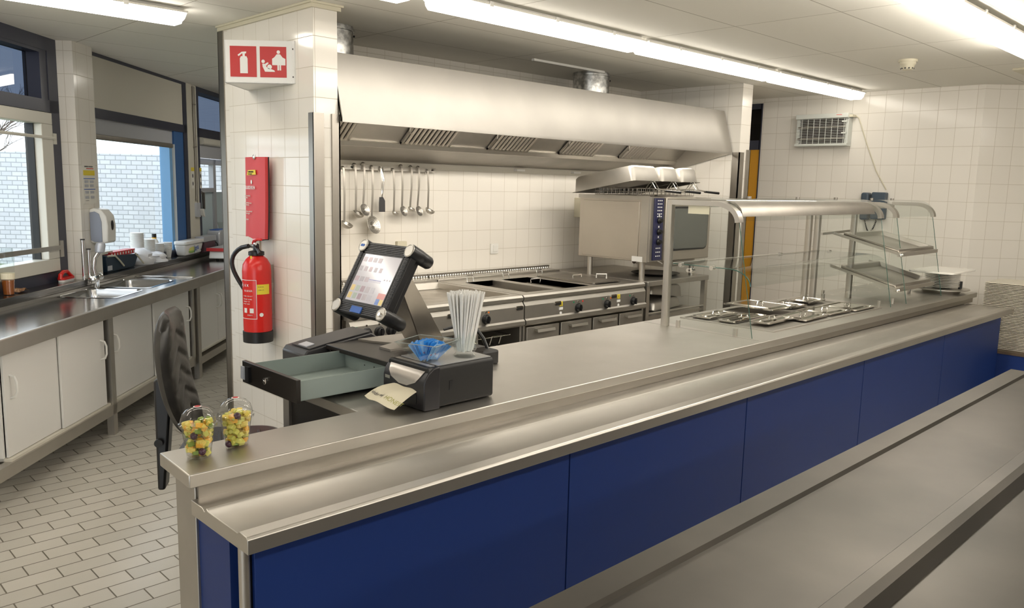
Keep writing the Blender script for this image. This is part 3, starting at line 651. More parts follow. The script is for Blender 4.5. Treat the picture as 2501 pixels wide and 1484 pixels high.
def skimmer(x, zt, zb, r, lb, dx=0):
    q = thing('skimmer', lb, 'skimmer', (x, 4.6, zb), UG)
    hook(MB(), x, zt, .007, dx, zb + r * 1.7).build('handle', M['steel_dark'], q)
    c = Vector((x + dx + r * .1, 4.575, zb + r * .95)); ax = Vector((.25, -1, .35)).normalized()
    MB().lathe([(.001, -r * .28), (r * .5, -r * .2), (r * .85, -r * .06), (r, 0), (r * 1.03, .001)], c, ax, n=28, capb=False, capt=False).build('disc', M['steel_top'], q, solid=.0015)
    u = ax.orthogonal().normalized(); v = ax.cross(u); h = MB()
    for ring in range(1, 5):
        for k in range(6 * ring):
            a = 2 * PI * k / (6 * ring); p = c + (u * math.cos(a) + v * math.sin(a)) * (r * .2 * ring) + ax * (-r * .28 + r * .28 * (ring / 4.6) ** 2 + .0012)
            h.lathe([(.0022, 0), (.0022, .0008)], p, ax, n=6)
    h.build('holes', M['blackmetal'], q)
ladle(2.935, 1.70, 1.295, .042, 'leftmost soup ladle, half hidden behind the steel corner guard')
ladle(3.025, 1.722, 1.365, .040, 'steel ladle with a shallow bowl, second hanging utensil from the left')
skimmer(3.095, 1.73, 1.375, .042, 'perforated skimmer, third hanging utensil from the left', -.012)
skimmer(3.16, 1.712, 1.255, .062, 'largest perforated skimmer, hanging lowest of all the utensils', -.008)
ladle(3.335, 1.698, 1.378, .024, 'small narrow ladle hanging right of the dark spatula')
skimmer(3.405, 1.726, 1.370, .037, 'perforated skimmer hanging beside the small narrow ladle')
ladle(3.49, 1.722, 1.405, .026, 'small ladle hanging between two perforated skimmers', -.015)
skimmer(3.555, 1.72, 1.370, .037, 'perforated skimmer, second utensil from the right', -.014)
ladle(3.635, 1.698, 1.385, .036, 'rightmost ladle hanging alone at the end of the rail')
q = thing('spatula', 'spatula with dark slotted blade hanging among the ladles', 'spatula', (3.235, 4.6, 1.39), UG)
hook(MB(), 3.228, 1.705, .004, .005, 1.50).build('handle', M['steel'], q)
MB().prism([(3.215, 4.59, 1.50), (3.245, 4.59, 1.50), (3.257, 4.585, 1.475), (3.258, 4.585, 1.40), (3.208, 4.585, 1.40), (3.208, 4.585, 1.46)], (0, .004, 0)).build('blade', M['greyplastic'], q)
q = thing('whisk', 'crossed slim tongs hanging beside the spatula', 'tongs', (3.25, 4.6, 1.5), UG)
MB().tube([(3.232, 4.6, 1.70), (3.248, 4.585, 1.62), (3.235, 4.585, 1.50)], .004, 6).tube([(3.25, 4.6, 1.70), (3.236, 4.583, 1.60), (3.226, 4.583, 1.50)], .004, 6).build('arms', M['chrome'], q)
q.name = 'tongs'

# griddle and fryers
def knob(par, x, z, y=3.615, tick=True):
    k = MB().lathe([(.031, 0), (.031, .008), (.024, .010), (.022, .026), (.018, .028)], (x, y, z), (0, -1, 0), n=24).build('control_knob', M['black'], par)
    MB().box(x - .005, x + .005, y - .036, y - .026, z - .022, z + .022).build('knob_grip', M['black'], k)
    if tick: MB().cyl((x, y + .001, z + .042), (x, y - .004, z + .042), .006, n=10).build('indicator_screw', M['chrome'], par)
def dot(par, x, z, m_, r=.006, nm='indicator_lamp'): MB().cyl((x, 3.617, z), (x, 3.612, z), r, n=12).build(nm, m_, par)
def vent(par, x, z):
    MB().rbox(x - .032, x + .032, 3.607, 3.614, z - .014, z + .014, .012, ax='y').build('grip_recess', M['chrome'], par)
    MB().rbox(x - .026, x + .026, 3.605, 3.608, z - .011, z + .004, .007, ax='y').build('recess_hole', M['blackm'], par)
green = mat('green_mark', (.01, .28, .12), .4); orange = mat('orange_mark', (.85, .22, .02), .4); redm = mat('red_mark', (.7, .03, .02), .4)
def unit(x0, x1, nm, lb, cat):
    q = thing(nm, lb, cat, ((x0 + x1) / 2, 4.1, 0))
    # nosing, control panel, lower rail in profile
    MB().prism([(x0, 3.655, .9), (x0, 3.635, .898), (x0, 3.622, .885), (x0, 3.622, .868), (x0, 3.632, .858), (x0, 3.66, .855)], (x1 - x0, 0, 0)).build('nosing', M['steel_top'], q)
    MB().prism([(x0, 3.632, .856), (x0, 3.614, .83), (x0, 3.614, .745), (x0, 3.66, .745), (x0, 3.66, .856)], (x1 - x0, 0, 0)).build('control_panel', M['steel_soft'], q)
    MB().prism([(x0, 3.612, .745), (x0, 3.600, .735), (x0, 3.598, .712), (x0, 3.612, .70), (x0, 3.66, .70), (x0, 3.66, .745)], (x1 - x0, 0, 0)).build('lower_rail', M['steel_top'], q)
    bx(x0, x0 + .02, 3.63, 4.55, .1, .70).build('side_panel', M['steel_soft'], q); bx(x1 - .02, x1, 3.63, 4.55, .1, .70).build('side_panel', M['steel_soft'], q)
    bx(x0 + .02, x1 - .02, 4.5, 4.55, .1, .7).build('rear_panel', M['steel_dark'], q)
    for x in (x0 + .03, x1 - .07):
        for y in (3.68, 4.48): MB().cyl((x + .02, y, 0), (x + .02, y, .1), .02).build('leg', M['steel'], q)
    MB().box(x0, x1, 4.50, 4.63, .855, .915).build('back_ledge', M['steel_top'], q, bevel=.004)
    m = MB()
    n = int((x1 - x0) / .024)
    for k in range(n): m.lathe([(.0085, 0), (.0095, .008), (.006, .017)], (x0 + .012 + (x1 - x0) * k / n, 4.61, .915), n=8)
    m.build('vent_studs', M['chrome'], q)
    bx(x0, x1, 4.622, 4.634, .915, .942).build('back_lip', M['steel_dark'], q)
    return q
g = unit(2.345, 3.655, 'griddle', 'steel griddle range with round black knobs below the tiled wall, behind the till', 'griddle')
MB().box(2.345, 3.655, 3.655, 3.70, .86, .9).box(2.345, 3.655, 4.44, 4.50, .86, .9).box(2.345, 2.42, 3.70, 4.44, .86, .9).box(3.61, 3.655, 3.70, 4.44, .86, .9).build('top_frame', M['steel_top'], g)
bx(2.42, 3.61, 3.70, 4.44, .835, .86).build('cooking_plate', noise_col(mat('griddle_plate', (.50, .47, .42), .3, 1.0), (.35, .32, .28), scale=6, rough=.42), g)
m = MB(); m.prism([(2.42, 4.44, .86), (2.42, 4.42, .862), (2.42, 4.44, .905)], (1.19, 0, 0)); m.build('splash_slope', M['steel'], g)
dot(g, 2.36 + .02, .822, green, .008)
for x in (2.445, 2.527, 2.605): knob(g, x, .788)
vent(g, 3.04, .825); knob(g, 3.32, .778); dot(g, 3.345, .818, orange); vent(g, 3.61, .822)
bx(2.37, 3.63, 3.66, 4.5, .42, .44).build('shelf', M['steel_dark'], g)
bx(2.95, 2.965, 3.63, 3.65, .1, .70).build('divider', M['steel'], g); bx(3.26, 3.275, 3.63, 3.65, .1, .70).build('divider', M['steel'], g)
q = thing('wire_basket', 'wire basket with a U handle on the shelf below the griddle', 'basket', (3.45, 3.8, .44))
for z in (.45, .55, .64): MB().tube([(3.32, 3.68, z), (3.60, 3.68, z), (3.60, 4.0, z), (3.32, 4.0, z)], .003, 6, closed=True).build('wire_ring', M['chrome'], q)
MB().tube([(3.40, 3.66, .60), (3.40, 3.64, .655), (3.48, 3.64, .655), (3.48, 3.66, .60)], .005, 6).build('handle', M['chrome'], q)
fx_ = unit(3.665, 4.965, 'fryer_bank', 'steel bank of fryers between the griddle and the oven table, with drawers below', 'fryer')
MB().box(3.665, 4.965, 3.655, 3.72, .86, .9).box(3.665, 4.965, 4.34, 4.50, .86, .9).box(3.665, 3.78, 3.72, 4.34, .86, .9).box(4.05, 4.14, 3.72, 4.34, .86, .9).box(4.42, 4.51, 3.72, 4.34, .86, .9).box(4.79, 4.965, 3.72, 4.34, .86, .9).build('top_frame', M['steel_top'], fx_)
for x in (3.78, 4.14, 4.51):
    MB().box(x, x + .28, 3.72, 4.34, .70, .705).box(x - .003, x, 3.72, 4.34, .70, .9).box(x + .28, x + .283, 3.72, 4.34, .70, .9).box(x, x + .28, 3.717, 3.72, .70, .9).box(x, x + .28, 4.34, 4.343, .70, .9).build('frying_tank', M['steel'], fx_)
    MB().tube([(x + .04, 4.36, .9), (x + .04, 4.37, .945), (x + .10, 4.37, .945), (x + .10, 4.36, .9)], .004, 6).build('heater_bracket', M['chrome'], fx_)
    c = MB()
    for k in range(6): c.tube([(x + .03 + k * .044, 3.78, .80), (x + .03 + k * .044, 4.28, .80)], .006, 6)
    c.build('heating_element', M['steel_dark'], fx_)
MB().rbox(4.50, 4.80, 3.74, 4.30, .902, .912, .02).build('fryer_cover', M['steel_dark'], fx_)
for x in (4.16, 4.62): MB().tube([(x, 4.05, .895), (x, 4.05, .93), (x + .10, 4.05, .93), (x + .10, 4.05, .895)], .004, 6).build('basket_clip', M['chrome'], fx_)
MB().tube([(4.78, 3.95, .9), (4.78, 3.95, .94), (4.84, 3.90, .94), (4.84, 3.90, .9)], .006, 6).build('lift_handle', M['white'], fx_)
vent(fx_, 3.975, .822); knob(fx_, 4.187, .775); knob(fx_, 4.50, .773); knob(fx_, 4.81, .770)
vent(fx_, 4.575, .822)
for x, z, c in ((4.14, .815, green), (4.235, .815, redm), (4.455, .812, green), (4.545, .812, orange), (4.77, .812, green)): dot(fx_, x, z, c)
for x in (4.01, 4.635):
    bx(x - .014, x + .014, 3.610, 3.615, .80, .832).build('yellow_sticker', M['yellow'], fx_); bx(x - .018, x + .018, 3.610, 3.615, .775, .792).build('grey_sticker', M['signwhite'], fx_)
    dot(fx_, x, .742 + .01, M['signwhite'], .011, 'valve_button')
    text('S', .028, (x - .008, 3.6095, .804), (1, 0, 0), (0, 0, 1), M['ink'], fx_)
for xa, xb in ((3.69, 4.0), (4.02, 4.34), (4.36, 4.64), (4.66, 4.945)):
    d = bx(xa, xb, 3.615, 3.63, .42, .685).build('drawer_front', M['steel_soft'], fx_, bevel=.002)
    MB().prism([((xa + xb) / 2 - .085, 3.615, .673), ((xa + xb) / 2 - .085, 3.585, .668), ((xa + xb) / 2 - .085, 3.580, .650), ((xa + xb) / 2 - .085, 3.585, .652), ((xa + xb) / 2 - .085, 3.615, .660)], (.17, 0, 0)).build('handle', M['steel_top'], d)

# work table with oven
t = thing('oven_table', 'low steel table with an open shelf carrying the oven', 'table', (5.4, 4.1, 0))
bx(4.985, 5.83, 3.61, 4.62, .862, .90).build('top', M['steel_soft'], t, bevel=.003)
for x in (4.985, 5.79):
    for y in (3.62, 4.56): bx(x, x + .04, y, y + .04, 0, .862).build('leg', M['steel'], t)
bx(4.99, 5.82, 3.64, 4.6, .60, .625).build('shelf', M['steel'], t)
bx(4.99, 5.82, 4.59, 4.6, .625, .862).build('rear_panel', M['blackmetal'], t)
MB().tube([(5.03, 3.63, .648), (5.79, 3.63, .648)], .008, 8).build('shelf_bar', M['steel_top'], t)
def gnpan(T, lb, nm='gastronorm_pan', up=True, a=.26, b=.16, h=.10, mm='steel_soft', group='pans on the shelf below the oven', cat='pan', open_=False):
    q = thing(nm, lb, cat, T.translation, group)
    m = MB(T)
    def ring(a, b, r, z, seg=4):
        o = []
        for cx, cy, a0 in ((a - r, b - r, 0), (-a + r, b - r, PI / 2), (-a + r, -b + r, PI), (a - r, -b + r, 1.5 * PI)):
            for i in range(seg + 1): w = a0 + i * PI / 2 / seg; o.append((cx + r * math.cos(w), cy + r * math.sin(w), z))
        return o
    R = [ring(a, b, .025, 0), ring(a - .015, b - .015, .03, .001), ring(a - .022, b - .022, .04, h - .02), ring(a - .035, b - .035, .04, h - .004), ring(a - .05, b - .05, .04, h)]
    n = len(R[0]); vs = [v for r in R for v in r]
    fs = [(n * i + k, n * i + (k + 1) % n, n * i + n + (k + 1) % n, n * i + n + k) for i in range(4) for k in range(n)] + [tuple(range(4 * n, 5 * n))]
    m._add(vs, fs); m.build('shell', M[mm], q, solid=.002, sharp=40)
    return q
gnpan(rot((5.48, 3.92, .636), .15), 'upside-down steel pan lying on the shelf below the oven', h=.07)
gnpan(rot((5.56, 3.98, .725), .05, .12), 'second upside-down steel pan stacked tilted on the one below', h=.10)
q = thing('dark_baking_plate', 'black round plate lying on the table under the oven', 'plate', (5.45, 3.9, .9))
MB().lathe([(.05, 0), (.16, .004), (.20, .02), (.195, .022), (.15, .008)], (5.45, 3.88, .9), n=32).build('disc', M['black'], q); q.name = 'baking_plate'

t = thing('combi_oven', 'large steel oven with side control strip and dark door window on the table', 'oven', (5.38, 3.95, .9))
bx(4.985, 5.755, 3.63, 4.32, 1.045, 1.54).build('body', M['oven'], t, bevel=.004)
bx(4.980, 4.986, 3.72, 4.28, 1.06, 1.50).build('side_cover', M['oven'], t, bevel=.002)
MB().box(4.978, 4.986, 3.63, 4.33, 1.515, 1.545).box(4.978, 4.986, 3.63, 3.70, 1.045, 1.515).build('side_trim', M['steel_soft'], t)
bx(5.155, 5.78, 3.598, 3.632, 1.05, 1.535).build('door', M['oven'], t, bevel=.006)
MB().rbox(5.225, 5.735, 3.590, 3.599, 1.125, 1.468, .05, ax='y').build('window_seal', M['seal'], t)
MB().rbox(5.24, 5.72, 3.584, 3.5905, 1.14, 1.453, .04, ax='y').build('door_window', M['ovenglass'], t)
bx(4.985, 5.15, 3.615, 3.632, 1.05, 1.54).build('control_frame', M['steel_soft'], t)
cp = bx(5.02, 5.135, 3.605, 3.617, 1.06, 1.53).build('control_panel', M['ctrl'], t, bevel=.002)
for z in (1.362, 1.277, 1.20):
    k = MB().lathe([(.024, 0), (.024, .01), (.017, .014), (.015, .03)], (5.078, 3.605, z), (0, -1, 0), n=20).build('knob', M['black'], t)
    bx(5.072, 5.084, 3.603, 3.6055, z + .03, z + .045).build('knob_mark', M['signwhite'], t)
for z in (1.52, 1.495, 1.47, 1.445, 1.42, 1.40, 1.16, 1.13, 1.10):
    for x in (5.052, 5.074, 5.096): bx(x, x + .013, 3.6035, 3.6055, z - .012, z - .004).build('control_mark', M['signwhite'], t)
bx(4.983, 4.9845, 3.655, 3.695, 1.455, 1.485).build('yellow_sticker', M['yellow'], t)
bx(4.976, 4.9785, 3.67, 3.77, 1.045, 1.085).build('type_plate', M['signwhite'], t)
for y in (3.70, 4.22):
    for x in (5.02, 5.70): MB().cyl((x, y, .9), (x, y, 1.046), .022).build('leg', M['steel'], t)
for x in (5.05, 5.18, 5.3): MB().ball((x, 3.80, 1.035), .016).build('underside_fitting', M['brown'], t)
MB().rbox(5.2, 5.6, 3.62, 3.9, 1.0, 1.045, .01).build('drip_box', M['steel_dark'], t)
MB().tube([(5.10, 3.61, 1.05), (5.14, 3.60, 1.03)], .005, 6).build('drain_tap', M['chrome'], t)

# upturned fryer lids and baskets on the oven
for cx, lb in ((5.02, 'largest bronze-tinted steel upturned deep pan lying tilted on the left of the oven top'), (5.29, 'middle tilted upturned pan on the oven'), (5.56, 'rightmost tilted upturned pan on the oven, beside the wall')):
    T = rot((cx - (0 if cx > 5.1 else .04), 3.95, 1.606), 0, 0, -.17); first = cx < 5.1
    gnpan(T, lb, 'upturned_pan', a=.18 if first else .13, b=.31, h=.12, mm='lidbrass' if 0 else 'steel_soft', group='upturned pans on the oven', cat='pan')
    q = thing('frying_basket', {5.02: 'wire frying basket under the left upturned pan on the oven', 5.29: 'wire frying basket under the middle upturned pan', 5.56: 'wire frying basket with long black handle under the right upturned pan'}[cx], 'basket', (cx, 3.9, 1.542), 'frying baskets on the oven')
    m = MB()
    for z, e in ((1.548, 0), (1.575, .0), (1.60, .005)): m.tube([(cx - .11 - e, 3.70, z), (cx + .11 + e, 3.70, z), (cx + .11 + e, 4.10, z), (cx - .11 - e, 4.10, z)], .003, 6, closed=True)
    for k in range(9): x = cx - .11 + .0275 * k; m.tube([(x, 3.70, 1.60), (x, 3.70, 1.548), (x, 4.10, 1.548), (x, 4.10, 1.60)], .0018, 5)
    for k in range(9): y = 3.74 + .04 * k; m.tube([(cx - .11, y, 1.60), (cx - .11, y, 1.548), (cx + .11, y, 1.548), (cx + .11, y, 1.60)], .0018, 5)
    m.build('wire_cage', M['steel_dark'], q)
    for d in (-.02, .02): MB().tube([(cx + .02 + d, 3.70, 1.60), (cx + .03 + d, 3.66, 1.66), (cx + .05 + d, 3.63, 1.60), (cx + .09 + d * .5, 3.57, 1.585)], .004, 6).build('handle_wire', M['chrome'], q)
    MB().tube([(cx + .08, 3.58, 1.585), (cx + .20, 3.52, 1.575)], [.008, .010], 8).build('handle_grip', M['black'], q)

# switches on the back wall
t = thing('isolator_switch', 'cream isolator switch box with black lever on the wall left of the oven', 'switch', (5.37, 4.63, 1.34))
MB().rbox(5.29, 5.455, 4.57, 4.65, 1.34, 1.508, .006, ax='y').build('housing', M['creampl'], t, bevel=.003)
MB().rbox(5.345, 5.40, 4.562, 4.571, 1.39, 1.46, .004, ax='y').build('dial_plate', M['greyplastic'], t); bx(5.362, 5.382, 4.545, 4.565, 1.40, 1.45).build('lever', M['black'], t)
t = thing('wall_switch', 'small square white light switch on the tiles above the fryers', 'switch', (4.35, 4.64, 1.06))
MB().rbox(4.305, 4.385, 4.638, 4.65, 1.062, 1.142, .006, ax='y').build('frame', M['white'], t, bevel=.002); bx(4.325, 4.372, 4.632, 4.64, 1.08, 1.13).build('rocker', M['white'], t, bevel=.002)
t = thing('wall_socket', 'cream socket peeking above the till screen on the tiled wall', 'socket', (3.43, 4.64, 1.15))
MB().rbox(3.39, 3.47, 4.62, 4.65, 1.11, 1.19, .006, ax='y').build('housing', M['creampl'], t)

# ------------------------------------------------------------------ things on the tiled pillar
t = thing('safety_sign', 'white V-shaped sign with red extinguisher and fire blanket pictograms on the pillar', 'sign', (2.19, 4.15, 2.1))
A_, B_, C_ = (2.185, 3.90), (1.935, 4.15), (2.185, 4.40)
m = MB(); z0, z1 = 2.095, 2.312
m.prism([(A_[0], A_[1], z0), (B_[0], B_[1], z0), (C_[0], C_[1], z0)], (0, 0, .004)).prism([(A_[0], A_[1], z0), (B_[0], B_[1], z0), (B_[0] + .004, B_[1] + .004, z0), (A_[0] + .004, A_[1] + .004, z0)], (0, 0, z1 - z0))
m.prism([(C_[0], C_[1], z0), (B_[0], B_[1], z0), (B_[0] + .004, B_[1] - .004, z0), (C_[0] + .004, C_[1] - .004, z0)], (0, 0, z1 - z0)).build('housing', M['signwhite'], t)
MB().box(2.183, 2.19, 3.875, 3.90, z0 + .002, z1 - .002).build('mounting_flange', M['signwhite'], t)
for z in (2.13, 2.27): MB().cyl((2.18, 3.886, z), (2.183, 3.886, z), .004, n=8).build('screw', M['greyplastic'], t)
sx = Vector((.7071, -.7071, 0)); sy = Vector((0, 0, 1)); so = Vector((B_[0], B_[1], z0)); sn = sx.cross(sy)    # origin bottom left of the visible face
def sp(u, v, h=.0): p = so + sx * u + sy * v + sn * h; return (p.x, p.y, p.z)
def flat(mb, pts, h0, h1): mb.prism([sp(u, v, h0) for u, v in pts], tuple(sn * (h1 - h0))); return mb
Wd = .3535
for u in (.030, .186):
    flat(MB(), [(u, .032), (u + .138, .032), (u + .138, .187), (u, .187)], .0005, .0015).build('red_panel', M['redsign'], t)
def disc(mb, u, v, r, h=.0016): flat(mb, [(u + r * math.cos(2 * PI * k / 18), v + r * math.sin(2 * PI * k / 18)) for k in range(18)], h, h + .001); return mb
m = MB(); u = .030
flat(m, [(u + .052, .05), (u + .092, .05), (u + .092, .125), (u + .086, .136), (u + .058, .136), (u + .052, .125)], .0016, .0026)
flat(m, [(u + .066, .136), (u + .078, .136), (u + .078, .150), (u + .066, .150)], .0016, .0026)
flat(m, [(u + .040, .142), (u + .062, .158), (u + .086, .160), (u + .084, .150), (u + .062, .149), (u + .046, .136)], .0016, .0026); m.build('extinguisher_pictogram', M['signwhite'], t)
m = MB(); u = .186
disc(m, u + .097, .160, .009)
flat(m, [(u + .088, .149), (u + .106, .149), (u + .118, .134), (u + .133, .126), (u + .133, .094), (u + .064, .094), (u + .064, .126), (u + .076, .134)], .0016, .0026)
flat(m, [(u + .091, .068), (u + .099, .068), (u + .099, .094), (u + .091, .094)], .0016, .0026); flat(m, [(u + .102, .068), (u + .110, .068), (u + .110, .094), (u + .102, .094)], .0016, .0026)
disc(m, u + .017, .112, .009)
flat(m, [(u + .012, .10), (u + .024, .10), (u + .036, .082), (u + .074, .068), (u + .078, .060), (u + .026, .060), (u + .014, .085)], .0016, .0026)
flat(m, [(u + .022, .097), (u + .040, .108), (u + .046, .104), (u + .030, .088)], .0016, .0026)
disc(m, u + .050, .085, .012); m.build('fire_blanket_pictogram', M['signwhite'], t)

t = thing('fire_blanket', 'red fire blanket pouch hanging from a hook on the tiled pillar', 'fire blanket', (2.16, 4.23, 1.275))
g = []
for i in range(9):
    z = 1.722 - .447 * i / 8; row = []
    for j in range(7):
        y = 4.345 + .018 * (i / 8) - (.225 * j / 6) ; xx = 2.155 + .004 * math.sin(j * 1.1 + i * .35) * (.3 + i / 14) - .008 * math.sin(PI * j / 6)
        row.append((xx, y, z + .006 * math.sin(j * 1.3) * (i / 8) - .008 * (j / 6) * (i / 8)))
    g.append(row)
MB().sheet(g, .022).build('pouch', M['redcloth'], t, sharp=50)
MB().tube([r[0] for r in g], .004, 6).build('black_piping', M['black'], t)
MB().tube([(r[6][0], r[6][1] - .001, r[6][2]) for r in g], .0035, 6).tube([(p[0], p[1], p[2] - .001) for p in g[-1]], .004, 6).build('black_piping', M['black'], t)
MB().lathe([(.014, 0), (.014, .004), (.010, .008), (.004, .009)], (2.124, 4.217, 1.722), (-1, 0, 0), n=16).build('hook', M['chrome'], t)
YA, ZU = (0, -1, 0), (0, 0, 1)
MB().prism([(2.1165, 4.30, 1.622), (2.1165, 4.195, 1.626), (2.1165, 4.20, 1.652), (2.1165, 4.285, 1.650)], (.002, 0, 0)).build('yellow_label', M['yellow'], t)
text('GEBRUIKEN', .012, (2.1155, 4.283, 1.637), YA, ZU, M['ink'], t); text('in noodgeval', .009, (2.1155, 4.283, 1.627), YA, ZU, M['ink'], t)
MB().ball((2.120, 4.255, 1.585), .011, (.1, .8, 1.1)).build('flame_mark', M['signwhite'], t)
text('BLUSDEKEN', .027, (2.117, 4.325, 1.545), YA, ZU, M['signwhite'], t, xs=.8)
for k, (s_, z) in enumerate((('Trek aan beide', 1.505), ('stroken', 1.494), ('Houd deken voor', 1.465), ('uw handen', 1.454), ('Dek vuur geheel af', 1.418), ('en laat liggen', 1.407), ('EN 1869', 1.372))): text(s_, .011, (2.118, 4.333, z), YA, ZU, M['paper'], t)
o = bx(2.180, 2.1895, 4.295, 4.345, .95, 1.30).build('cable_trunking', M['creampl']); tag(o, 'cream vertical cable duct on the pillar behind the extinguisher', 'duct')

ey, ex = 4.165, 2.095
t = thing('fire_extinguisher', 'red fire extinguisher with black hose hanging on the tiled pillar', 'fire extinguisher', (ex, ey, .72))
MB().lathe([(.062, .735), (.076, .745), (.078, .79), (.078, 1.10), (.074, 1.135), (.058, 1.165), (.035, 1.185), (.030, 1.19)], (ex, ey, 0), n=40).build('body', M['red'], t)
MB().lathe([(.072, .70), (.081, .702), (.082, .762), (.078, .764)], (ex, ey, 0), n=40).build('foot_ring', M['black'], t)
MB().lathe([(.034, 1.183), (.043, 1.186), (.043, 1.205), (.036, 1.208), (.018, 1.212), (.016, 1.245), (.010, 1.25)], (ex, ey, 0), n=24).build('valve_collar', M['black'], t)
MB().cyl((ex, ey, 1.235), (ex, ey + .055, 1.232), .012, n=12).build('hose_fitting', M['steel'], t)
MB().tube([(ex, ey + .015, 1.222), (ex - .01, ey - .02, 1.228), (ex - .015, ey - .055, 1.215), (ex - .017, ey - .075, 1.198)], [.012, .010, .010, .012], 8).build('carry_handle', M['black'], t)
MB().tube([(ex, ey + .03, 1.25), (ex - .005, ey + .005, 1.268), (ex - .01, ey - .04, 1.275), (ex - .012, ey - .085, 1.277)], [.010, .011, .008, .006], 8).build('lever', M['red'], t)
MB().tube([(ex - .02, ey - .02, 1.25), (ex - .02, ey - .035, 1.25)], .007, 8).build('gauge', M['chrome'], t)
hp = []
for k in range(15):
    a = k / 14
    hp.append((ex - .02 - .06 * math.sin(PI * min(1, a * 1.1)) * (1 - a * .4), ey + .05 + .105 * math.sin(PI * (a * .98) ** .75) ** .8 if a > 0 else ey + .05, 1.233 - .30 * a ** 1.25))
MB().tube(hp, .0125, 10).build('hose', M['black'], t)
MB().box(2.172, 2.19, ey - .012, ey + .012, .85, 1.13).box(2.165, 2.178, ey - .03, ey + .03, 1.0, 1.03).build('wall_bracket', M['steel'], t)
def cylp(a, z, r=.0786): return (ex + r * math.cos(a), ey + r * math.sin(a), z)
def wrap(a0, a1, z0, z1, nm, m_, r=.0786, par=None, n=10):
    g = [[cylp(a0 + (a1 - a0) * j / n, z, r) for j in range(n + 1)] for z in (z0, z1)]
    return MB().sheet(g, -.0004).build(nm, m_, par or t)
D = math.radians
for a0, a1, z0, z1 in ((158, 240, 1.052, 1.055), (158, 240, .838, .841), (239, 241, .838, 1.055)): wrap(D(a0), D(a1), z0, z1, 'label_border', M['signwhite'], .0792)
wrap(D(242), D(296), .975, 1.03, 'yellow_label', M['yellow'], .0790)
wrap(D(205), D(216), 1.145, 1.185, 'yellow_tag', M['yellow'], .052)
def ctext(s_, size, a, z, m_):    # letters placed around the cylinder
    w = size * .54
    for i, ch in enumerate(s_):
        aa = a + i * w / .079
        if ch == ' ': continue
        text(ch, size, cylp(aa, z, .0794), (-math.sin(aa), math.cos(aa), 0), ZU, m_, t, ext=.0003)
ctext('Ajax', .030, D(164), 1.018, M['signwhite']); ctext('BLUSSER', .014, D(186), .990, M['signwhite']); ctext('1 TREK PEN UIT', .0085, D(178), .962, M['signwhite'])
for k, s_ in enumerate(('2 RICHT SLANG', '3 KNIJP IN', 'OP DE VLAM')): ctext(s_, .0085, D(178), .945 - .013 * k, M['signwhite'])
for a in (183, 212): wrap(D(a), D(a + 16), .872, .898, 'pictogram', M['signwhite'], .0793)
ctext('SCHUIM', .009, D(200), .857, M['signwhite']); ctext('KEURING', .008, D(246), 1.014, M['ink']); ctext('JAARLIJKS', .007, D(246), .997, M['ink'])
MB().lathe([(.011, 0), (.011, .0006), (.006, .0008)], cylp(D(258), .862, .0786), (math.cos(D(258)), math.sin(D(258)), 0), n=16, capb=False).build('round_mark', M['signwhite'], t)

# ------------------------------------------------------------------ till area
cz = .9
t = thing('cash_drawer_unit', 'black metal cash drawer with its grey tray pulled open on the counter', 'cash drawer', (1.8, 2.42, cz))
MB().box(1.59, 2.045, 2.225, 2.62, .972, .990).box(1.60, 2.04, 2.228, 2.24, .905, .972).box(1.60, 2.04, 2.605, 2.617, .905, .972).box(2.03, 2.045, 2.24, 2.605, .905, .972).box(1.60, 2.04, 2.228, 2.617, .9005, .906).build('case', M['blackmetal'], t, bevel=.002)
MB().rbox(1.60, 1.72, 2.205, 2.232, .902, .985, .004).build('side_cover', M['blackm'], t)
d = bx(1.222, 1.236, 2.185, 2.55, .915, .990).build('drawer_front', M['blackmetal'], t, bevel=.0015)
MB().box(1.212, 1.222, 2.486, 2.512, .926, .978).build('coin_slot_plate', M['black'], d)
MB().prism([(1.208, 2.512, .976), (1.206, 2.512, .935), (1.212, 2.512, .930), (1.214, 2.512, .976)], (0, .020, 0)).build('latch', M['silverp'], d)
MB().lathe([(.011, 0), (.011, .005), (.007, .007)], (1.222, 2.385, .950), (-1, 0, 0), n=18).cyl((1.216, 2.385, .950), (1.2135, 2.385, .950), .004, n=8).build('key_lock', M['chrome'], d)
m = MB(); m.box(1.236, 1.66, 2.205, 2.208, .918, .980).box(1.236, 1.66, 2.527, 2.530, .918, .980).box(1.236, 1.66, 2.208, 2.527, .915, .918).box(1.615, 1.618, 2.208, 2.527, .918, .968).box(1.236, 1.239, 2.208, 2.527, .918, .980)
m.build('drawer_tray', M['drawergrey'], t)
MB().box(1.24, 1.60, 2.212, 2.226, .918, .9215).build('tray_fold', M['drawergrey'], t)
for y, z in ((2.30, .945), (2.34, .948), (2.28, .95), (2.40, .945), (2.26, .94)): MB().cyl((1.6145, y, z), (1.616, y, z), .003, n=6).build('rivet_hole', M['black'], t)
MB().box(1.25, 1.60, 2.209, 2.215, .918, .924).build('tray_rail', M['drawergrey'], t)

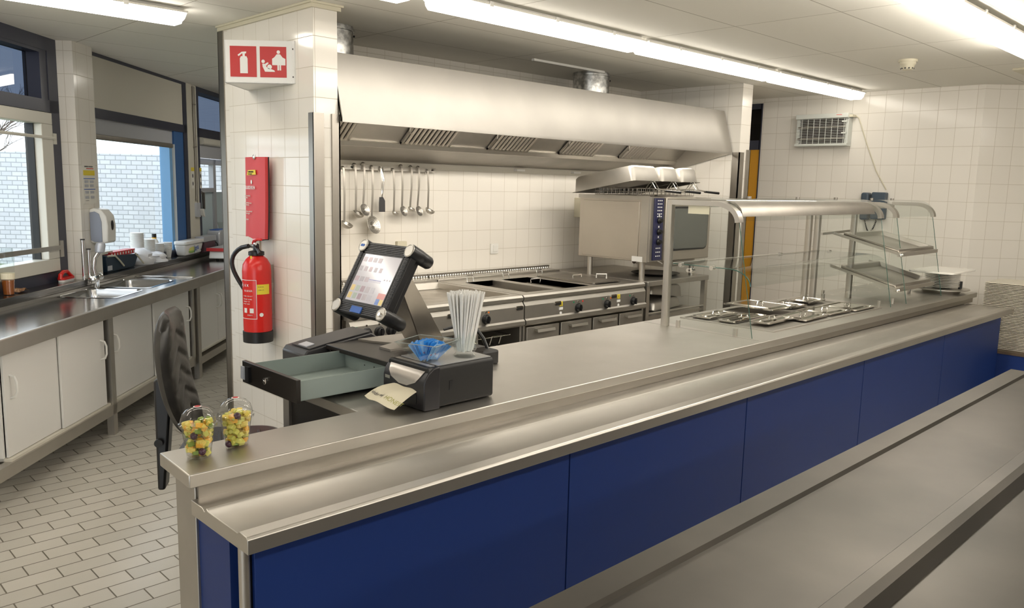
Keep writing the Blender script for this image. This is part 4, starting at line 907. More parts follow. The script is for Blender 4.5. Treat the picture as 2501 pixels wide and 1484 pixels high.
t = thing('receipt_printer', 'dark grey slip printer with sloping lid behind the open cash drawer', 'printer', (1.66, 2.70, cz))
m = MB(); m.prism([(1.50, 2.625, .9), (1.50, 2.625, .955), (1.515, 2.625, .972), (1.60, 2.625, .985), (1.80, 2.625, 1.010), (1.83, 2.625, .99), (1.83, 2.625, .9)], (0, .165, 0)); m.build('housing', M['greyplastic'], t, bevel=.005)
MB().prism([(1.525, 2.63, .9755), (1.60, 2.63, .987), (1.80, 2.63, 1.012), (1.80, 2.63, 1.016), (1.60, 2.63, .991), (1.525, 2.63, .979)], (0, .13, 0)).build('lid', M['greyplastic'], t)
MB().prism([(1.53, 2.66, .980), (1.565, 2.66, .986), (1.565, 2.66, .989), (1.53, 2.66, .983)], (0, .06, 0)).build('paper_slot', M['silverp'], t)
bx(1.497, 1.5005, 2.64, 2.665, .925, .94).build('badge', M['signwhite'], t)

# till terminal: screen plane runs along Y, tilted back
t = thing('till_terminal', 'black touch screen till with four silver corner caps on a sloping steel stand', 'till', (1.85, 2.42, .99))
p0 = Vector((1.525, 0, 1.168)); p1 = Vector((1.64, 0, 1.373)); upv = (p1 - p0).normalized(); nv = Vector((-upv.z, 0, upv.x)); rv = Vector((0, -1, 0))
if nv.x > 0: nv = -nv
sc_o = Vector((p0.x, 2.435, p0.z))      # lower left cap centre
TT = Matrix(((rv.x, upv.x, nv.x, sc_o.x), (rv.y, upv.y, nv.y, sc_o.y), (rv.z, upv.z, nv.z, sc_o.z), (0, 0, 0, 1)))    # u right, v up, w toward the user
TW, TH = .27, (p1 - p0).length
MB(TT).box(.0, TW, .0, TH, -.055, -.008).build('body', M['black'], t, bevel=.004)
m = MB(TT); m.box(-.004, TW + .004, -.018, .028, -.03, -.002).box(-.004, TW + .004, TH - .028, TH + .018, -.03, -.002).box(-.014, .026, .0, TH, -.03, -.002).box(TW - .026, TW + .014, .0, TH, -.03, -.002).build('bezel', M['black'], t, bevel=.003)
for v0 in (-.014, TH - .022):
    r1 = MB(TT)
    for k in range(6): r1.box(.016, TW - .016, v0 + k * .0062, v0 + k * .0062 + .0032, -.002, .0012)
    r1.build('bezel_ribs', M['greyplastic'], t)
n = 44
for u0 in (-.011, TW - .012):
    r2 = MB(TT)
    for k in range(n): v = .018 + (TH - .036) * k / (n - 1); r2.box(u0, u0 + .021, v, v + .0022, -.002, .0012)
    r2.build('bezel_side_ribs', M['greyplastic'], t)
for u, v in ((0, 0), (TW, 0), (0, TH), (TW, TH)):
    c = MB(TT).lathe([(.019, -.095), (.023, -.088), (.0245, -.052), (.0245, -.050), (.0255, -.046), (.026, .0), (.0245, .004)], (u, v, 0), n=32).build('corner_post', M['black'], t)
    MB(TT).lathe([(.0245, .002), (.024, .006), (.0205, .008), (.0195, .0068), (.0, .0068)], (u, v, 0), n=32, capt=False).build('corner_cap', M['steel_top'], c)
MB(TT).rbox(-.012, .010, TH - .0045, TH + .0045, .0068, .0078, .002).build('cap_badge', M['inkblue'], t)
MB(TT).cyl((TW, -.002, .006), (TW, -.002, .013), .007, n=14).build('key_switch', M['chrome'], t)
MB(TT).rbox(TW * .34, TW * .34 + .062, -.013, .010, .0, .0045, .003).build('blue_badge', M['inkblue'], t)
scr = MB(TT).box(.026, TW - .026, .028, TH - .028, -.006, -.0018)
scrm = mat('till_screen', (.42, .40, .42), .12); scrm.node_tree.nodes['Principled BSDF'].inputs['Emission Color'].default_value = (.62, .58, .58, 1); scrm.node_tree.nodes['Principled BSDF'].inputs['Emission Strength'].default_value = .35
S = scr.build('screen', scrm, t)
MB(TT).box(.020, .026, .022, TH - .022, -.004, -.001).box(TW - .026, TW - .020, .022, TH - .022, -.004, -.001).box(.026, TW - .026, .022, .028, -.004, -.001).box(.026, TW - .026, TH - .028, TH - .022, -.004, -.001).build('screen_edge', M['black'], t)
su0, sv0, sw, sh = .026, .028, TW - .052, TH - .056
def key(x0, x1, y0, y1, col, nm='screen_button'):
    k_ = mat('key', col, .2); b_ = k_.node_tree.nodes['Principled BSDF']; b_.inputs['Emission Color'].default_value = (*col, 1); b_.inputs['Emission Strength'].default_value = .4
    MB(TT).box(su0 + sw * x0, su0 + sw * x1, sv0 + sh * y0, sv0 + sh * y1, -.0018, -.0014).build(nm, k_, S)
key(.80, .99, .13, .245, (.50, .20, .18)); key(.80, .893, .01, .125, (.12, .19, .42)); key(.897, .99, .01, .125, (.55, .42, .15))
pal = [(.55, .42, .18), (.32, .36, .30), (.30, .22, .24), (.36, .32, .33), (.38, .36, .38)]
for r_, (yy, n_) in enumerate(((.05, 5), (.21, 5), (.42, 3), (.64, 5), (.84, 4))):
    for k in range(n_):
        c = pal[k] if r_ < 2 else (.30 + .03 * ((k + r_) % 3), .27, .29)
        key(.02 + k * .135, .02 + k * .135 + (.10 if r_ != 3 else .075), yy, yy + (.12 if r_ < 2 else .10), c)
key(.40, .72, .47, .49, (.22, .22, .36)); key(.40, .72, .43, .46, (.40, .38, .42))
for k in range(3): key(.78 + k * .07, .81 + k * .07, .50, .53, (.26, .24, .26))
# stand
Pn = lambda u, v, w: tuple(TT @ Vector((u, v, w)))
a = TT @ Vector((.05, .10, -.055)); b = TT @ Vector((TW - .05, .10, -.055)); a2 = TT @ Vector((.05, .03, -.055)); b2 = TT @ Vector((TW - .05, .03, -.055))
MB().hexa([(1.87, 2.40, .993), (1.99, 2.40, .993), (1.99, 2.50, .993), (1.87, 2.50, .993)], [(1.66, 2.23, 1.22), (1.70, 2.23, 1.27), (1.70, 2.38, 1.27), (1.66, 2.38, 1.22)]).build('neck', M['steel_neck'] if 'steel_neck' in M else M['steel_dark'], t, bevel=.003)
MB().prism([(1.70, 2.36, .9905), (1.70, 2.43, .9905), (1.78, 2.46, .9905), (1.74, 2.53, .9905), (1.72, 2.60, .9905), (1.82, 2.60, .9905), (2.0, 2.58, .9905), (2.0, 2.36, .9905)], (0, 0, .008)).build('foot_plate', M['black_foot'] if 'black_foot' in M else M['steel_dark'], t)
for x, y in ((1.868, 2.42), (1.868, 2.48)): MB().cyl((x - .001, y, 1.012), (x - .004, y, 1.012), .004, n=8).build('screw', M['chrome'], t)
o = MB().tube([(2.00, 2.42, 1.03), (2.06, 2.40, 1.045), (2.12, 2.37, 1.035), (2.14, 2.34, .99), (2.14, 2.30, .93), (2.13, 2.28, .905)], [.005, .008, .009, .008, .006, .005], 8).build('power_cable', M['black']); tag(o, 'thick black cable with plug arching behind the till stand', 'cable')
o = MB().rbox(2.06, 2.16, 2.26, 2.36, .9, .955, .02).build('cable_box', M['blackm'], bevel=.006); tag(o, 'black plastic box behind the cash drawer, under the cable', 'box')
o = MB().ball((2.13, 2.42, .935), .045, (1.1, .8, .75)).build('crumpled_cloth', M['napkin']); tag(o, 'crumpled cream cloth behind the till stand', 'cloth')

t = thing('napkin_dispenser', 'black napkin dispenser box with a napkin hanging from its front', 'napkin dispenser', (1.64, 2.01, cz))
MB().rbox(1.515, 1.79, 1.905, 2.115, .903, 1.036, .012, ax='x').build('housing', M['blackm'], t, bevel=.004)
pr = [(1.535, .901), (1.500, .901), (1.497, .906), (1.497, .985), (1.502, 1.003), (1.515, 1.020), (1.535, 1.034), (1.55, 1.036), (1.56, 1.036), (1.56, .901)]
MB().prism([(x, 1.902, z) for x, z in pr], (0, .216, 0)).build('front_frame', M['blackgrey'], t, bevel=.004)
cp = [(1.550, 1.0375), (1.534, 1.0362), (1.513, 1.0222), (1.500, 1.004), (1.4952, .986)]
g = []
for i, (x, z) in enumerate(cp + [(1.4950, .970)]):
    hw = .092 * math.sqrt(max(0.02, 1 - (i / 5.1) ** 2.6)); g.append([(x, 2.01 + hw - 2 * hw * j / 10, z) for j in range(11)])
MB().sheet(g, -.0012).build('clear_cover', mat('smoked_silver_cover', (.50, .46, .42), .22, .5), t)
bx(1.56, 1.785, 1.915, 2.105, 1.036, 1.0385).build('top_plate', mat('glossy_grey_top', (.45, .45, .45), .15, .2), t)
bx(1.4955, 1.497, 2.08, 2.105, .975, .985).build('badge', M['steel'], t)
bx(1.60, 1.612, 1.904, 1.9055, .955, .985).build('side_slot', M['black'], t)
MB().rbox(1.4955, 1.499, 1.94, 2.085, .915, .955, .012, ax='x').build('slot', M['black'], t)
def npt(u, w_, h=0): return (1.500 - .088 * u - .014 * u * math.sin(w_ * PI), 2.078 - .138 * w_ + .02 * u * (1 - w_), .957 - .022 * u * u - .008 * u + .008 * math.sin(w_ * PI) * (1 - u * .4) + .003 * math.sin(w_ * 9 + u * 3) - .010 * w_ * u + h)
g = [[npt(i / 12, j / 12) for j in range(13)] for i in range(13)]
nap = MB().sheet(g, .0012).build('paper_napkin', M['napkin'], sharp=70); tag(nap, 'cream printed paper napkin sticking out of the black dispenser', 'napkin')
for body, sz_, w0, u0, mm_ in (('vinden wij', .16, .04, .80, 'ink'), ('HONEST', .165, .60, .84, 'olive')):
    o = text(body, sz_, (0, 0, 0), (1, 0, 0), (0, 1, 0), M[mm_], None, ext=0); o.parent = nap
    for v in o.data.vertices: v.co = Vector(npt(u0 - v.co.y * 1.25, w0 + v.co.x * .75, .0022)) - nap.location

# glass bowl of sachets
bc = Vector((1.575, 1.985, 1.0385))
t = thing('glass_bowl', 'square flared glass bowl holding blue sachets on the napkin dispenser', 'bowl', bc)
T = Matrix.Translation(bc) @ Matrix.Rotation(math.radians(20), 4, 'Z')
def sq(a, z): return [(-a, -a, z), (a, -a, z), (a, a, z), (-a, a, z)]
m = MB(T); R = [sq(.024, .0), sq(.028, .002), sq(.076, .066), sq(.074, .066), sq(.026, .006)]
vs = [v for r in R for v in r]; m._add(vs, [(4 * i + k, 4 * i + (k + 1) % 4, 4 * i + 4 + (k + 1) % 4, 4 * i + 4 + k) for i in range(4) for k in range(4)] + [(0, 1, 2, 3), (16, 17, 18, 19)]); m.build('bowl', M['jar'], t)
MB(T).tube(sq(.075, .066), .0013, 6, closed=True).build('rim', mat('glass_rim', (.6, .65, .63), .1, 0, Transmission_Weight=.6), t)
sm = [None, None]; rs = random.Random(5)
for k in range(34):
    i = k % 3 == 0
    if sm[i] is None:
        me = MB().hexa([(-.012, -.001, 0), (.012, -.001, 0), (.012, .001, 0), (-.012, .001, 0)], [(-.012, -.0008, .062), (.012, -.0008, .062), (.012, .0008, .062), (-.012, .0008, .062)])
        o = me.build('sugar_sachet', M['sugar2'] if i else M['sugar']); sm[i] = o
        text('o', .012, (-.004, -.0013, .02), (1, 0, 0), (0, 0, 1), M['red'], o, 'printed_dot'); base = o
    else: o = copy_tree(sm[i])
    a = rs.uniform(0, 2 * PI); r = rs.uniform(.0, .036)
    o.location = T @ Vector((r * .7 * math.cos(a), r * .7 * math.sin(a), .008)); o.rotation_euler = (rs.uniform(-.2, .2) - .85 * math.sin(a) * r / .036, rs.uniform(-.15, .15) + .85 * math.cos(a) * r / .036, rs.uniform(-.5, .5))
    tag(o, 'pale blue sachet in the square glass bowl' if i else 'bright blue sachet in the square glass bowl', 'sachet', 'pale blue sachets in the bowl' if i else 'bright blue sachets in the bowl')

# vase with straws
vc = Vector((1.715, 1.965, 1.0385))
t = thing('glass_vase', 'tall curvy glass vase full of white straws on the napkin dispenser', 'vase', vc)
po = [(.035, 0), (.037, .006), (.030, .012), (.038, .025), (.043, .042), (.038, .065), (.033, .09), (.034, .11), (.039, .127)]
pi_ = [(.037, .127), (.032, .11), (.031, .09), (.036, .065), (.041, .042), (.035, .025), (.014, .016), (.001, .016)]
MB().lathe(po + pi_, vc, n=36, capt=False).build('vase', M['jar'], t)
st = None; rs = random.Random(11)
for k in range(90):
    if st is None:
        st = MB().lathe([(.0031, 0), (.0031, .195), (.0026, .195), (.0026, .17)], (0, 0, 0), n=10, capt=False).build('drinking_straw', M['straw']); o = st
    else: o = st.copy(); COL.objects.link(o)
    a = k * 2.39996; q = math.sqrt((k + .5) / 90)
    b0 = Vector((.026 * q * math.cos(a), .026 * q * math.sin(a), .018)); b1 = Vector((.058 * q * math.cos(a + .3), .058 * q * math.sin(a + .3), .195 - .010 * q))
    d = (b1 - b0).normalized(); o.rotation_mode = 'QUATERNION'; o.rotation_quaternion = d.to_track_quat('Z', 'Y'); o.location = vc + b0 + Vector((0, 0, rs.uniform(0, .006)))
    tag(o, 'white drinking straw in the tall glass vase', 'straw', 'white straws in the glass vase')

# fruit cups
def fcup(x, y, lb, seed, grape):
    t = thing('fruit_cup', lb, 'cup', (x, y, cz), 'fruit cups on the counter end')
    MB().lathe([(.001, .002), (.028, .002), (.029, .0), (.030, .004), (.0405, .082), (.0445, .083), (.0445, .086), (.040, .086), (.0285, .006), (.001, .005)], (x, y, cz), n=36, capb=False, capt=False).build('cup', M['plasticclear'], t)
    ld = MB().lathe([(.046, .080), (.047, .088), (.043, .090), (.042, .098), (.038, .112), (.028, .123), (.014, .129), (.001, .130)], (x, y, cz), n=36, capb=False, capt=False).build('dome_lid', M['plasticclear'], t)
    MB().lathe([(.010, .1302), (.010, .1308), (.0, .1312)], (x, y, cz), n=20, capt=False).build('round_sticker', M['signwhite'], ld)
    MB().lathe([(.0075, .1312), (.0075, .1316), (.0, .1318)], (x, y, cz), n=20, capt=False).build('sticker_print', M['redsign'], ld)
    r = random.Random(seed); fm = [M['fr1'], M['fr2'], M['fr3'], M['fr4'], M['fr5']]; m = MB()
    for k in range(95):
        h = .008 + .084 * r.random(); rad = (.0275 + (h / .085) * .010) - .007; a = r.uniform(0, 2 * PI); q = rad * math.sqrt(r.random()) if r.random() < .4 else rad * .97
        m.mi = r.choice([0, 0, 1, 1, 4, 4, 4, 2]) ; s = r.uniform(.006, .009)
        T2 = Matrix.Translation((x + q * math.cos(a), y + q * math.sin(a), cz + h)) @ Matrix.Rotation(r.uniform(0, 3), 4, 'Z') @ Matrix.Rotation(r.uniform(0, 3), 4, 'X')
        m.T = T2; m.box(-s, s, -s * .8, s * .8, -s * .6, s * .9)
    m.T = None; m.mi = 3
    for a, h in grape: m.ball((x + .028 * math.cos(a), y + .028 * math.sin(a), cz + h), .0095)
    f = m.build('fruit_salad', fm, None, bevel=.0015, bseg=1); tag(f, 'mixed yellow and green fruit pieces inside the ' + ('left' if seed == 1 else 'right') + ' plastic cup', 'fruit', kind='stuff')
fcup(.815, 1.955, 'clear domed fruit cup, the left one, with a dark grape, nearest the counter end', 1, ((3.95, .062), (4.6, .02)))
fcup(.925, 1.975, 'clear domed plastic cup of fruit, the right one of the two', 2, ((3.5, .012), (4.4, .088)))

# office chair
t = thing('office_chair', 'black swivel chair with ribbed backrest in the kneehole behind the counter end', 'chair', (1.20, 2.60, 0))
bm_ = MB(); P = Vector((1.065, 2.665, 0)); g = []; ns, nz_ = 14, 16
cf = Vector((.84, -.54, 0)).normalized(); sd = Vector((-cf.y, cf.x, 0))
def bk(u, v, front):      # u -1..1 across, v 0..1 up
    w = .175 * (1 - abs(2 * v - 1) ** 3.2 * .55); ce = -.018 * math.cos(2.6 * (v - .35)) * 1 + .045 * (v - .5) * -1
    e = max(0, 1 - max(abs(u), abs(2 * v - 1)) ** 4) ** .5
    d = (.034 * e + .012 * u * u) if front else (-.026 * e + .012 * u * u)
    if front and .12 < v < .88 and abs(u) < .75: d += -.004 * (1 if math.sin(v * 40 + abs(u) * 7) > .55 else 0)
    return P + sd * (u * w) + cf * (d + ce * 2.2) + Vector((0, 0, .745 + .42 * v))
nu, nv_ = 20, 60
G = [[bk(-1 + 2 * j / nu, i / nv_, True) for j in range(nu + 1)] for i in range(nv_ + 1)]; H = [[bk(-1 + 2 * j / nu, i / nv_, False) for j in range(nu + 1)] for i in range(nv_ + 1)]
bm_.sheet(G); bm_.sheet(H); bmesh.ops.remove_doubles(bm_.b, verts=bm_.b.verts, dist=.0005); bm_.build('backrest', M['leather'], t, sharp=60)
q = P - cf * .075
MB().hexa([tuple(q + sd * -.035 + cf * -.012 + Vector((0, 0, .55))), tuple(q + sd * .035 + cf * -.012 + Vector((0, 0, .55))), tuple(q + sd * .035 + cf * .012 + Vector((0, 0, .55))), tuple(q + sd * -.035 + cf * .012 + Vector((0, 0, .55)))],
          [tuple(q + sd * -.035 + cf * -.012 + Vector((0, 0, .93))), tuple(q + sd * .035 + cf * -.012 + Vector((0, 0, .93))), tuple(q + sd * .035 + cf * .05 + Vector((0, 0, .965))), tuple(q + sd * -.035 + cf * .05 + Vector((0, 0, .965)))]).build('back_support', M['black'], t, bevel=.008)
MB().tube([tuple(q + Vector((0, 0, .66))), tuple(q + cf * .03 + Vector((0, 0, .62))), tuple(q + cf * .25 + Vector((0, 0, .615)))], .022, 10).build('seat_link', M['black'], t)
MB().cyl(tuple(q + sd * -.05 + Vector((0, 0, .72))), tuple(q + sd * .05 + Vector((0, 0, .72))), .014, n=12).build('adjust_knob', M['blackm'], t)
sc_ = Vector((1.32, 2.76, 0)); g = []
m = MB(Matrix.Translation((1.19, 2.585, .635)) @ Matrix.Rotation(math.atan2(cf.y, cf.x), 4, 'Z'))
m.rbox(-.17, .17, -.21, .21, 0, .065, .10, seg=8).build('seat', M['leather'], t, bevel=.025, bseg=4)
m = MB(Matrix.Translation((1.19, 2.585, .699)) @ Matrix.Rotation(math.atan2(cf.y, cf.x), 4, 'Z'))
for k in range(6): m.tube([(-.10 + .045 * k, -.13, .0), (-.08 + .045 * k, 0, .003), (-.10 + .045 * k, .13, .0)], .006, 6)
m.build('seat_ribs', M['leather'], t)
MB().cyl((1.20, 2.60, .12), (1.20, 2.60, .64), .025).build('gas_column', M['black'], t)
for k in range(5):
    a = k * 2 * PI / 5; e = Vector((1.20 + .22 * math.cos(a + .3), 2.60 + .22 * math.sin(a + .3), .08))
    l = MB().tube([(1.20, 2.60, .13), tuple(e)], [.025, .015], 8).build('leg', M['black'], t)
    MB().cyl((e.x, e.y - .012, .028), (e.x, e.y + .012, .028), .028).tube([(e.x, e.y, .03), (e.x, e.y, .09)], .01, 8).build('castor', M['black'], l)

# ------------------------------------------------------------------ far wall things
t = thing('wall_heater', 'white wall heater with dark grille high on the far tiled wall', 'heater', (7.2, 3.39, 2.02))
MB().box(7.24, 7.298, 3.15, 3.62, 2.03, 2.30).build('housing', M['heatdark'], t)
MB().rbox(7.19, 7.298, 3.145, 3.63, 2.262, 2.305, .006, ax='y').build('top_cover', M['grille'], t); MB().rbox(7.20, 7.298, 3.145, 3.635, 2.018, 2.042, .006, ax='y').build('bottom_cover', M['grille'], t)
for y in (3.145, 3.60): bx(7.215, 7.298, y, y + .03, 2.04, 2.265).build('end_cheek', M['grille'], t)
for z in (2.185, 2.085): MB().cyl((7.215, 3.17, z), (7.215, 3.61, z), .010, n=12).build('quartz_tube', M['steel_top'], t)
m = MB()
for k in range(15): z = 2.052 + k * .0145; m.tube([(7.205, 3.155, z), (7.205, 3.62, z)], .0018, 5)
for k in range(8): y = 3.18 + k * .056; m.tube([(7.203, y, 2.04), (7.203, y, 2.265)], .0025, 5)
m.build('guard_grille', M['grille'], t)
for z in (2.225, 2.125): bx(7.198, 7.21, 3.155, 3.20, z, z + .014).build('clip', M['grille'], t)
bx(7.22, 7.298, 3.115, 3.145, 2.27, 2.29).build('cable_entry', M['creampl'], t); bx(7.189, 7.1905, 3.20, 3.25, 2.288, 2.292).build('red_mark', redm, t)
o = MB().tube([(7.285, 3.115, 2.28), (7.29, 3.09, 2.265), (7.292, 3.0, 2.03), (7.292, 2.90, 1.80), (7.29, 2.80, 1.64)], .005, 6).build('heater_cord', M['creampl']); tag(o, 'thin cream cord running diagonally down the tiles from the heater', 'cord')
t = thing('wall_telephone', 'blue-grey wall telephone with coiled cord behind the display glass', 'telephone', (7.27, 2.88, 1.38))
MB().rbox(7.235, 7.298, 2.78, 2.90, 1.38, 1.615, .012, ax='x').build('base', M['phone'], t, bevel=.006)
MB().rbox(7.215, 7.298, 2.918, 2.985, 1.37, 1.61, .02, ax='x').build('handset', M['phone'], t, bevel=.012)
pts = []
for k in range(120):
    a = k / 119; y = 2.95 - .10 * a; z = 1.37 - .11 * math.sin(PI * a); pts.append((7.26 + .008 * math.cos(k * 1.2), y + .006 * math.sin(k * 1.2) * .3, z + .008 * math.sin(k * 1.2)))
MB().tube(pts, .003, 5).build('coiled_cord', M['black'], t)
t = thing('smoke_detector', 'cream smoke detector on the ceiling right of the strip lights', 'smoke detector', (5.72, 2.13, 2.43))
MB().lathe([(.028, 2.418), (.036, 2.422), (.045, 2.448), (.050, 2.455), (.050, 2.470)], (5.72, 2.13, 0), n=32).build('sensor', M['creampl'], t)
MB().lathe([(.058, 2.470), (.058, 2.4848)], (5.72, 2.13, 0), n=32).build('base', M['creampl'], t)
m = MB()
for k in range(10): a = k * PI / 5; m.box(5.72 + .036 * math.cos(a) - .005, 5.72 + .036 * math.cos(a) + .005, 2.13 + .036 * math.sin(a) - .005, 2.13 + .036 * math.sin(a) + .005, 2.424, 2.432)
m.build('vents', M['greyplastic'], t)
o = MB().rbox(6.5, 6.9, 1.45, 1.72, 2.470, 2.4848, .01).build('ceiling_vent', M['creampl'], bevel=.003); tag(o, 'cream slotted vent in the ceiling at the right edge', 'vent')

# ------------------------------------------------------------------ sink counter along the windows (s, n, z frame)
sz = .82
t = thing('sink_counter', 'long polished steel sink counter with two basins under the windows', 'sink counter', tuple(wp(.3, .35, 0)))
S1, S2 = (-.43, 0.0), (.09, .56)
m = MB(W)
m.box(-2.2, S1[0], .14, .62, sz - .03, sz).box(S1[1], S2[0], .14, .62, sz - .03, sz).box(S2[1], 4.3, .14, .62, sz - .03, sz)
for a, b in (S1, S2): m.box(a, b, .14, .15, sz - .03, sz).box(a, b, .52, .62, sz - .03, sz)
m.build('worktop', M['sinksteel'], t)
bx(-2.2, 4.3, .615, .64, sz - .075, sz + .004, W).build('front_edge', M['steel'], t, bevel=.004)
bx(-2.2, 4.3, .141, .148, sz, sz + .02, W).build('back_ledge', M['steel_soft'], t)
for a, b in (S1, S2):
    m = MB(W); R = []
    def rr4(e, z, r=.05):
        o = []
        for cx, cy, a0 in ((b - e - r, .52 - e - r, 0), (a + e + r, .52 - e - r, PI / 2), (a + e + r, .15 + e + r, PI), (b - e - r, .15 + e + r, 1.5 * PI)):
            for i in range(5): w_ = a0 + i * PI / 8; o.append((cx + r * math.cos(w_), cy + r * math.sin(w_), z))
        return o
    R = [rr4(-.012, sz + .002, .05), rr4(-.002, sz + .004, .05), rr4(.004, sz - .006, .05), rr4(.015, sz - .14, .05), rr4(.05, sz - .155, .05)]; n = len(R[0]); vs = [v for r in R for v in r]
    m._add(vs, [(n * i + k, n * i + (k + 1) % n, n * i + n + (k + 1) % n, n * i + n + k) for i in range(4) for k in range(n)] + [tuple(range(4 * n, 5 * n))])
    bs = m.build('sink_basin', M['sinksteel'], t)
    MB(W).lathe([(.03, 0), (.03, .002), (.022, .003)], ((a + b) / 2, .33, sz - .155), n=20).build('drain', M['chrome'], bs)
bx(.72, .745, .12, .60, sz, sz + .012, W).build('drainboard_ridge', M['chrome'], t, bevel=.004)
for s_, s2 in ((-.715, -.665), (.665, .70), (.765, .83), (2.0, 2.04)):
    MB(W).box(s_, s2, .57, .612, .0 if s_ in (-.715, .765) else .12, sz - .03).build('leg', M['steel'], t)
MB(W).cyl((-.69, .59, -.0), (-.69, .59, .02), .02).build('foot', M['chrome'], t)
bx(-2.2, .70, .565, .612, .13, .195, W).build('bottom_rail', M['steel'], t); bx(.83, 2.6, .55, .60, .10, .16, W).build('bottom_rail', M['steel'], t)
def arc_handle(s_, z, par, n0=.585, out=.035, h=.06):
    MB(W).tube([(s_, n0 - .005, z - h), (s_, n0 + out * .7, z - h * .85), (s_, n0 + out, z - h * .4), (s_, n0 + out, z + h * .4), (s_, n0 + out * .7, z + h * .85), (s_, n0 - .005, z + h)], .006, 8).build('handle', M['white'], par)
def cabinet(s0, s1, kind, lb):
    q = thing('base_cabinet', lb, 'cabinet', tuple(wp((s0 + s1) / 2, .35, .15)), 'white cabinets below the sink counter')
    MB(W).box(s0, s1, .12, .56, .195, .21).box(s0, s0 + .015, .12, .56, .195, .74).box(s1 - .015, s1, .12, .56, .195, .74).box(s0, s1, .12, .13, .195, .74).box(s0, s1, .12, .56, .73, .745).build('body', M['cabwhite'], q)
    bx(s0, s1, .56, .60, .735, .75, W).build('door_track', M['cream'], q); bx(s0, s1, .56, .60, .195, .208, W).build('door_track', M['cream'], q)
    if kind == 'slide':
        mid = (s0 + s1) / 2
        d = bx(s0 + .015, mid + .03, .565, .578, .21, .735, W).build('sliding_door', M['cabwhite'], q, bevel=.002); 
        d2 = bx(mid - .02, s1 - .035, .583, .596, .21, .735, W).build('sliding_door', M['cabwhite'], q, bevel=.002)
        arc_handle(s1 - .085, .56, d2, .596)
        arc_handle(s0 + .06, .56, d, .578)
    else:
        mid = s0 + (s1 - s0) * .5
        d = bx(s0 + .004, mid - .003, .565, .58, .20, .74, W).build('door', M['cabwhite'], q, bevel=.002); d2 = bx(mid + .003, s1 - .004, .565, .58, .20, .74, W).build('door', M['cabwhite'], q, bevel=.002)
        arc_handle(mid - .03, .56, d, .58); arc_handle(mid + .03, .56, d2, .58)
cabinet(-1.76, -.72, 'slide', 'white sliding-door cabinet at the far left, left of the steel leg')
cabinet(-.66, .66, 'slide', 'white sliding-door cabinet directly below the two sink basins')
cabinet(.85, 1.80, 'swing', 'white two-door cabinet with paired arc handles beside the tiled pillar')
cabinet(1.82, 2.7, 'swing', 'white two-door cabinet hidden behind the tiled pillar')

t = thing('sink_mixer_tap', 'chrome mixer tap with sprayer head behind the sink basins', 'tap', tuple(wp(.04, .17, sz + .01)))
MB(W).tube([(-.02, .20, sz + .07), (.10, .16, sz + .07)], .022, 14).build('body', M['chrome'], t)
for s_ in (-.035, .115): MB(W).lathe([(.024, 0), (.028, .012), (.026, .03), (.018, .034)], (s_, .20 if s_ < 0 else .155, sz + .07), (-1 if s_ < 0 else 1, .2, 0), n=16).build('handle', M['chrome'], t)
MB(W).cyl((.04, .18, sz), (.04, .18, sz + .07), .02).build('base', M['chrome'], t)
MB(W).tube([(.04, .18, sz + .07), (.035, .17, sz + .14), (.045, .175, sz + .21), (.065, .20, sz + .26)], [.014, .013, .014, .016], 12).build('spout', M['chrome'], t)
MB(W).lathe([(.020, 0), (.032, .01), (.034, .05), (.028, .07), (.012, .078)], (.067, .20, sz + .245), (.1, .1, 1), n=20).build('spray_head', M['silverp'], t)
for s_, n_, z1, lb in ((.0, .13, 1.16, 'taller chrome pipe with dark cap at the edge of the tiled window pier'), (.055, .14, 1.09, 'shorter chrome pipe beside the taller one at the tiled window pier')):
    q = thing('chrome_pipe', lb, 'pipe', tuple(wp(s_, n_, .885)), 'chrome pipes by the tap')
    MB(W).cyl((s_ - .03, n_ + .005, .885), (s_ - .03, n_ + .005, z1), .012, n=14).build('pipe', M['chrome'], q)
    MB(W).cyl((s_ - .03, n_ + .005, z1), (s_ - .03, n_ + .005, z1 + .008), .015, n=14).build('cap', M['greyplastic'], q)
zs = .886
t = thing('scrub_brush', 'red plastic scrubbing brush on the dark window sill left of the tap', 'brush', tuple(wp(-.13, .06, zs)))
m = MB(W)
m.tube([(-.20, .06, zs + .022), (-.195, .06, zs + .05), (-.16, .06, zs + .068), (-.11, .06, zs + .066), (-.08, .06, zs + .045), (-.05, .06, zs + .028)], [.014, .014, .012, .012, .012, .010], 10); m.rbox(-.205, -.05, .035, .085, zs + .016, zs + .032, .02).build('handle', M['red'], t)
MB(W).rbox(-.20, -.055, .038, .082, zs, zs + .016, .018).build('bristles', M['signwhite'], t)
t = thing('beer_glass', 'tall glass of brown drink with cream band at the left edge of the sill', 'glass', tuple(wp(-.80, .07, zs)))
MB(W).lathe([(.030, 0), (.036, .09), (.037, .165)], (-.80, .07, zs), n=28, capt=False).build('glass', M['jar'], t)
MB(W).lathe([(.028, .003), (.0345, .088), (.0, .088)], (-.80, .07, zs), n=28, capt=False).build('drink', M['tea'], t)
MB(W).lathe([(.0368, .095), (.0372, .130)], (-.80, .07, zs), n=28, capb=False, capt=False).build('band', M['napkin'], t)
MB(W).lathe([(.0375, .165), (.040, .22), (.034, .28), (.033, .28), (.039, .22), (.0365, .165)], (-.80, .07, zs), n=28, capb=False, capt=False).build('upper_glass', M['jar'], t)
t.name = 'drink_glass'
t = thing('foil_wrapper', 'crumpled bronze foil wrapper on the sill beside the drink glass', 'wrapper', tuple(wp(-.69, .07, zs)))
m = MB(W); r = random.Random(4)
g = [[(-.735 + .10 * i / 6, .045 + .05 * j / 4, zs + .004 + .022 * r.random() * (1 if 0 < i < 6 else .2)) for j in range(5)] for i in range(7)]
m.sheet(g, .002).build('foil', mat('bronze_foil', (.45, .25, .14), .25, .9), t, flat=True)
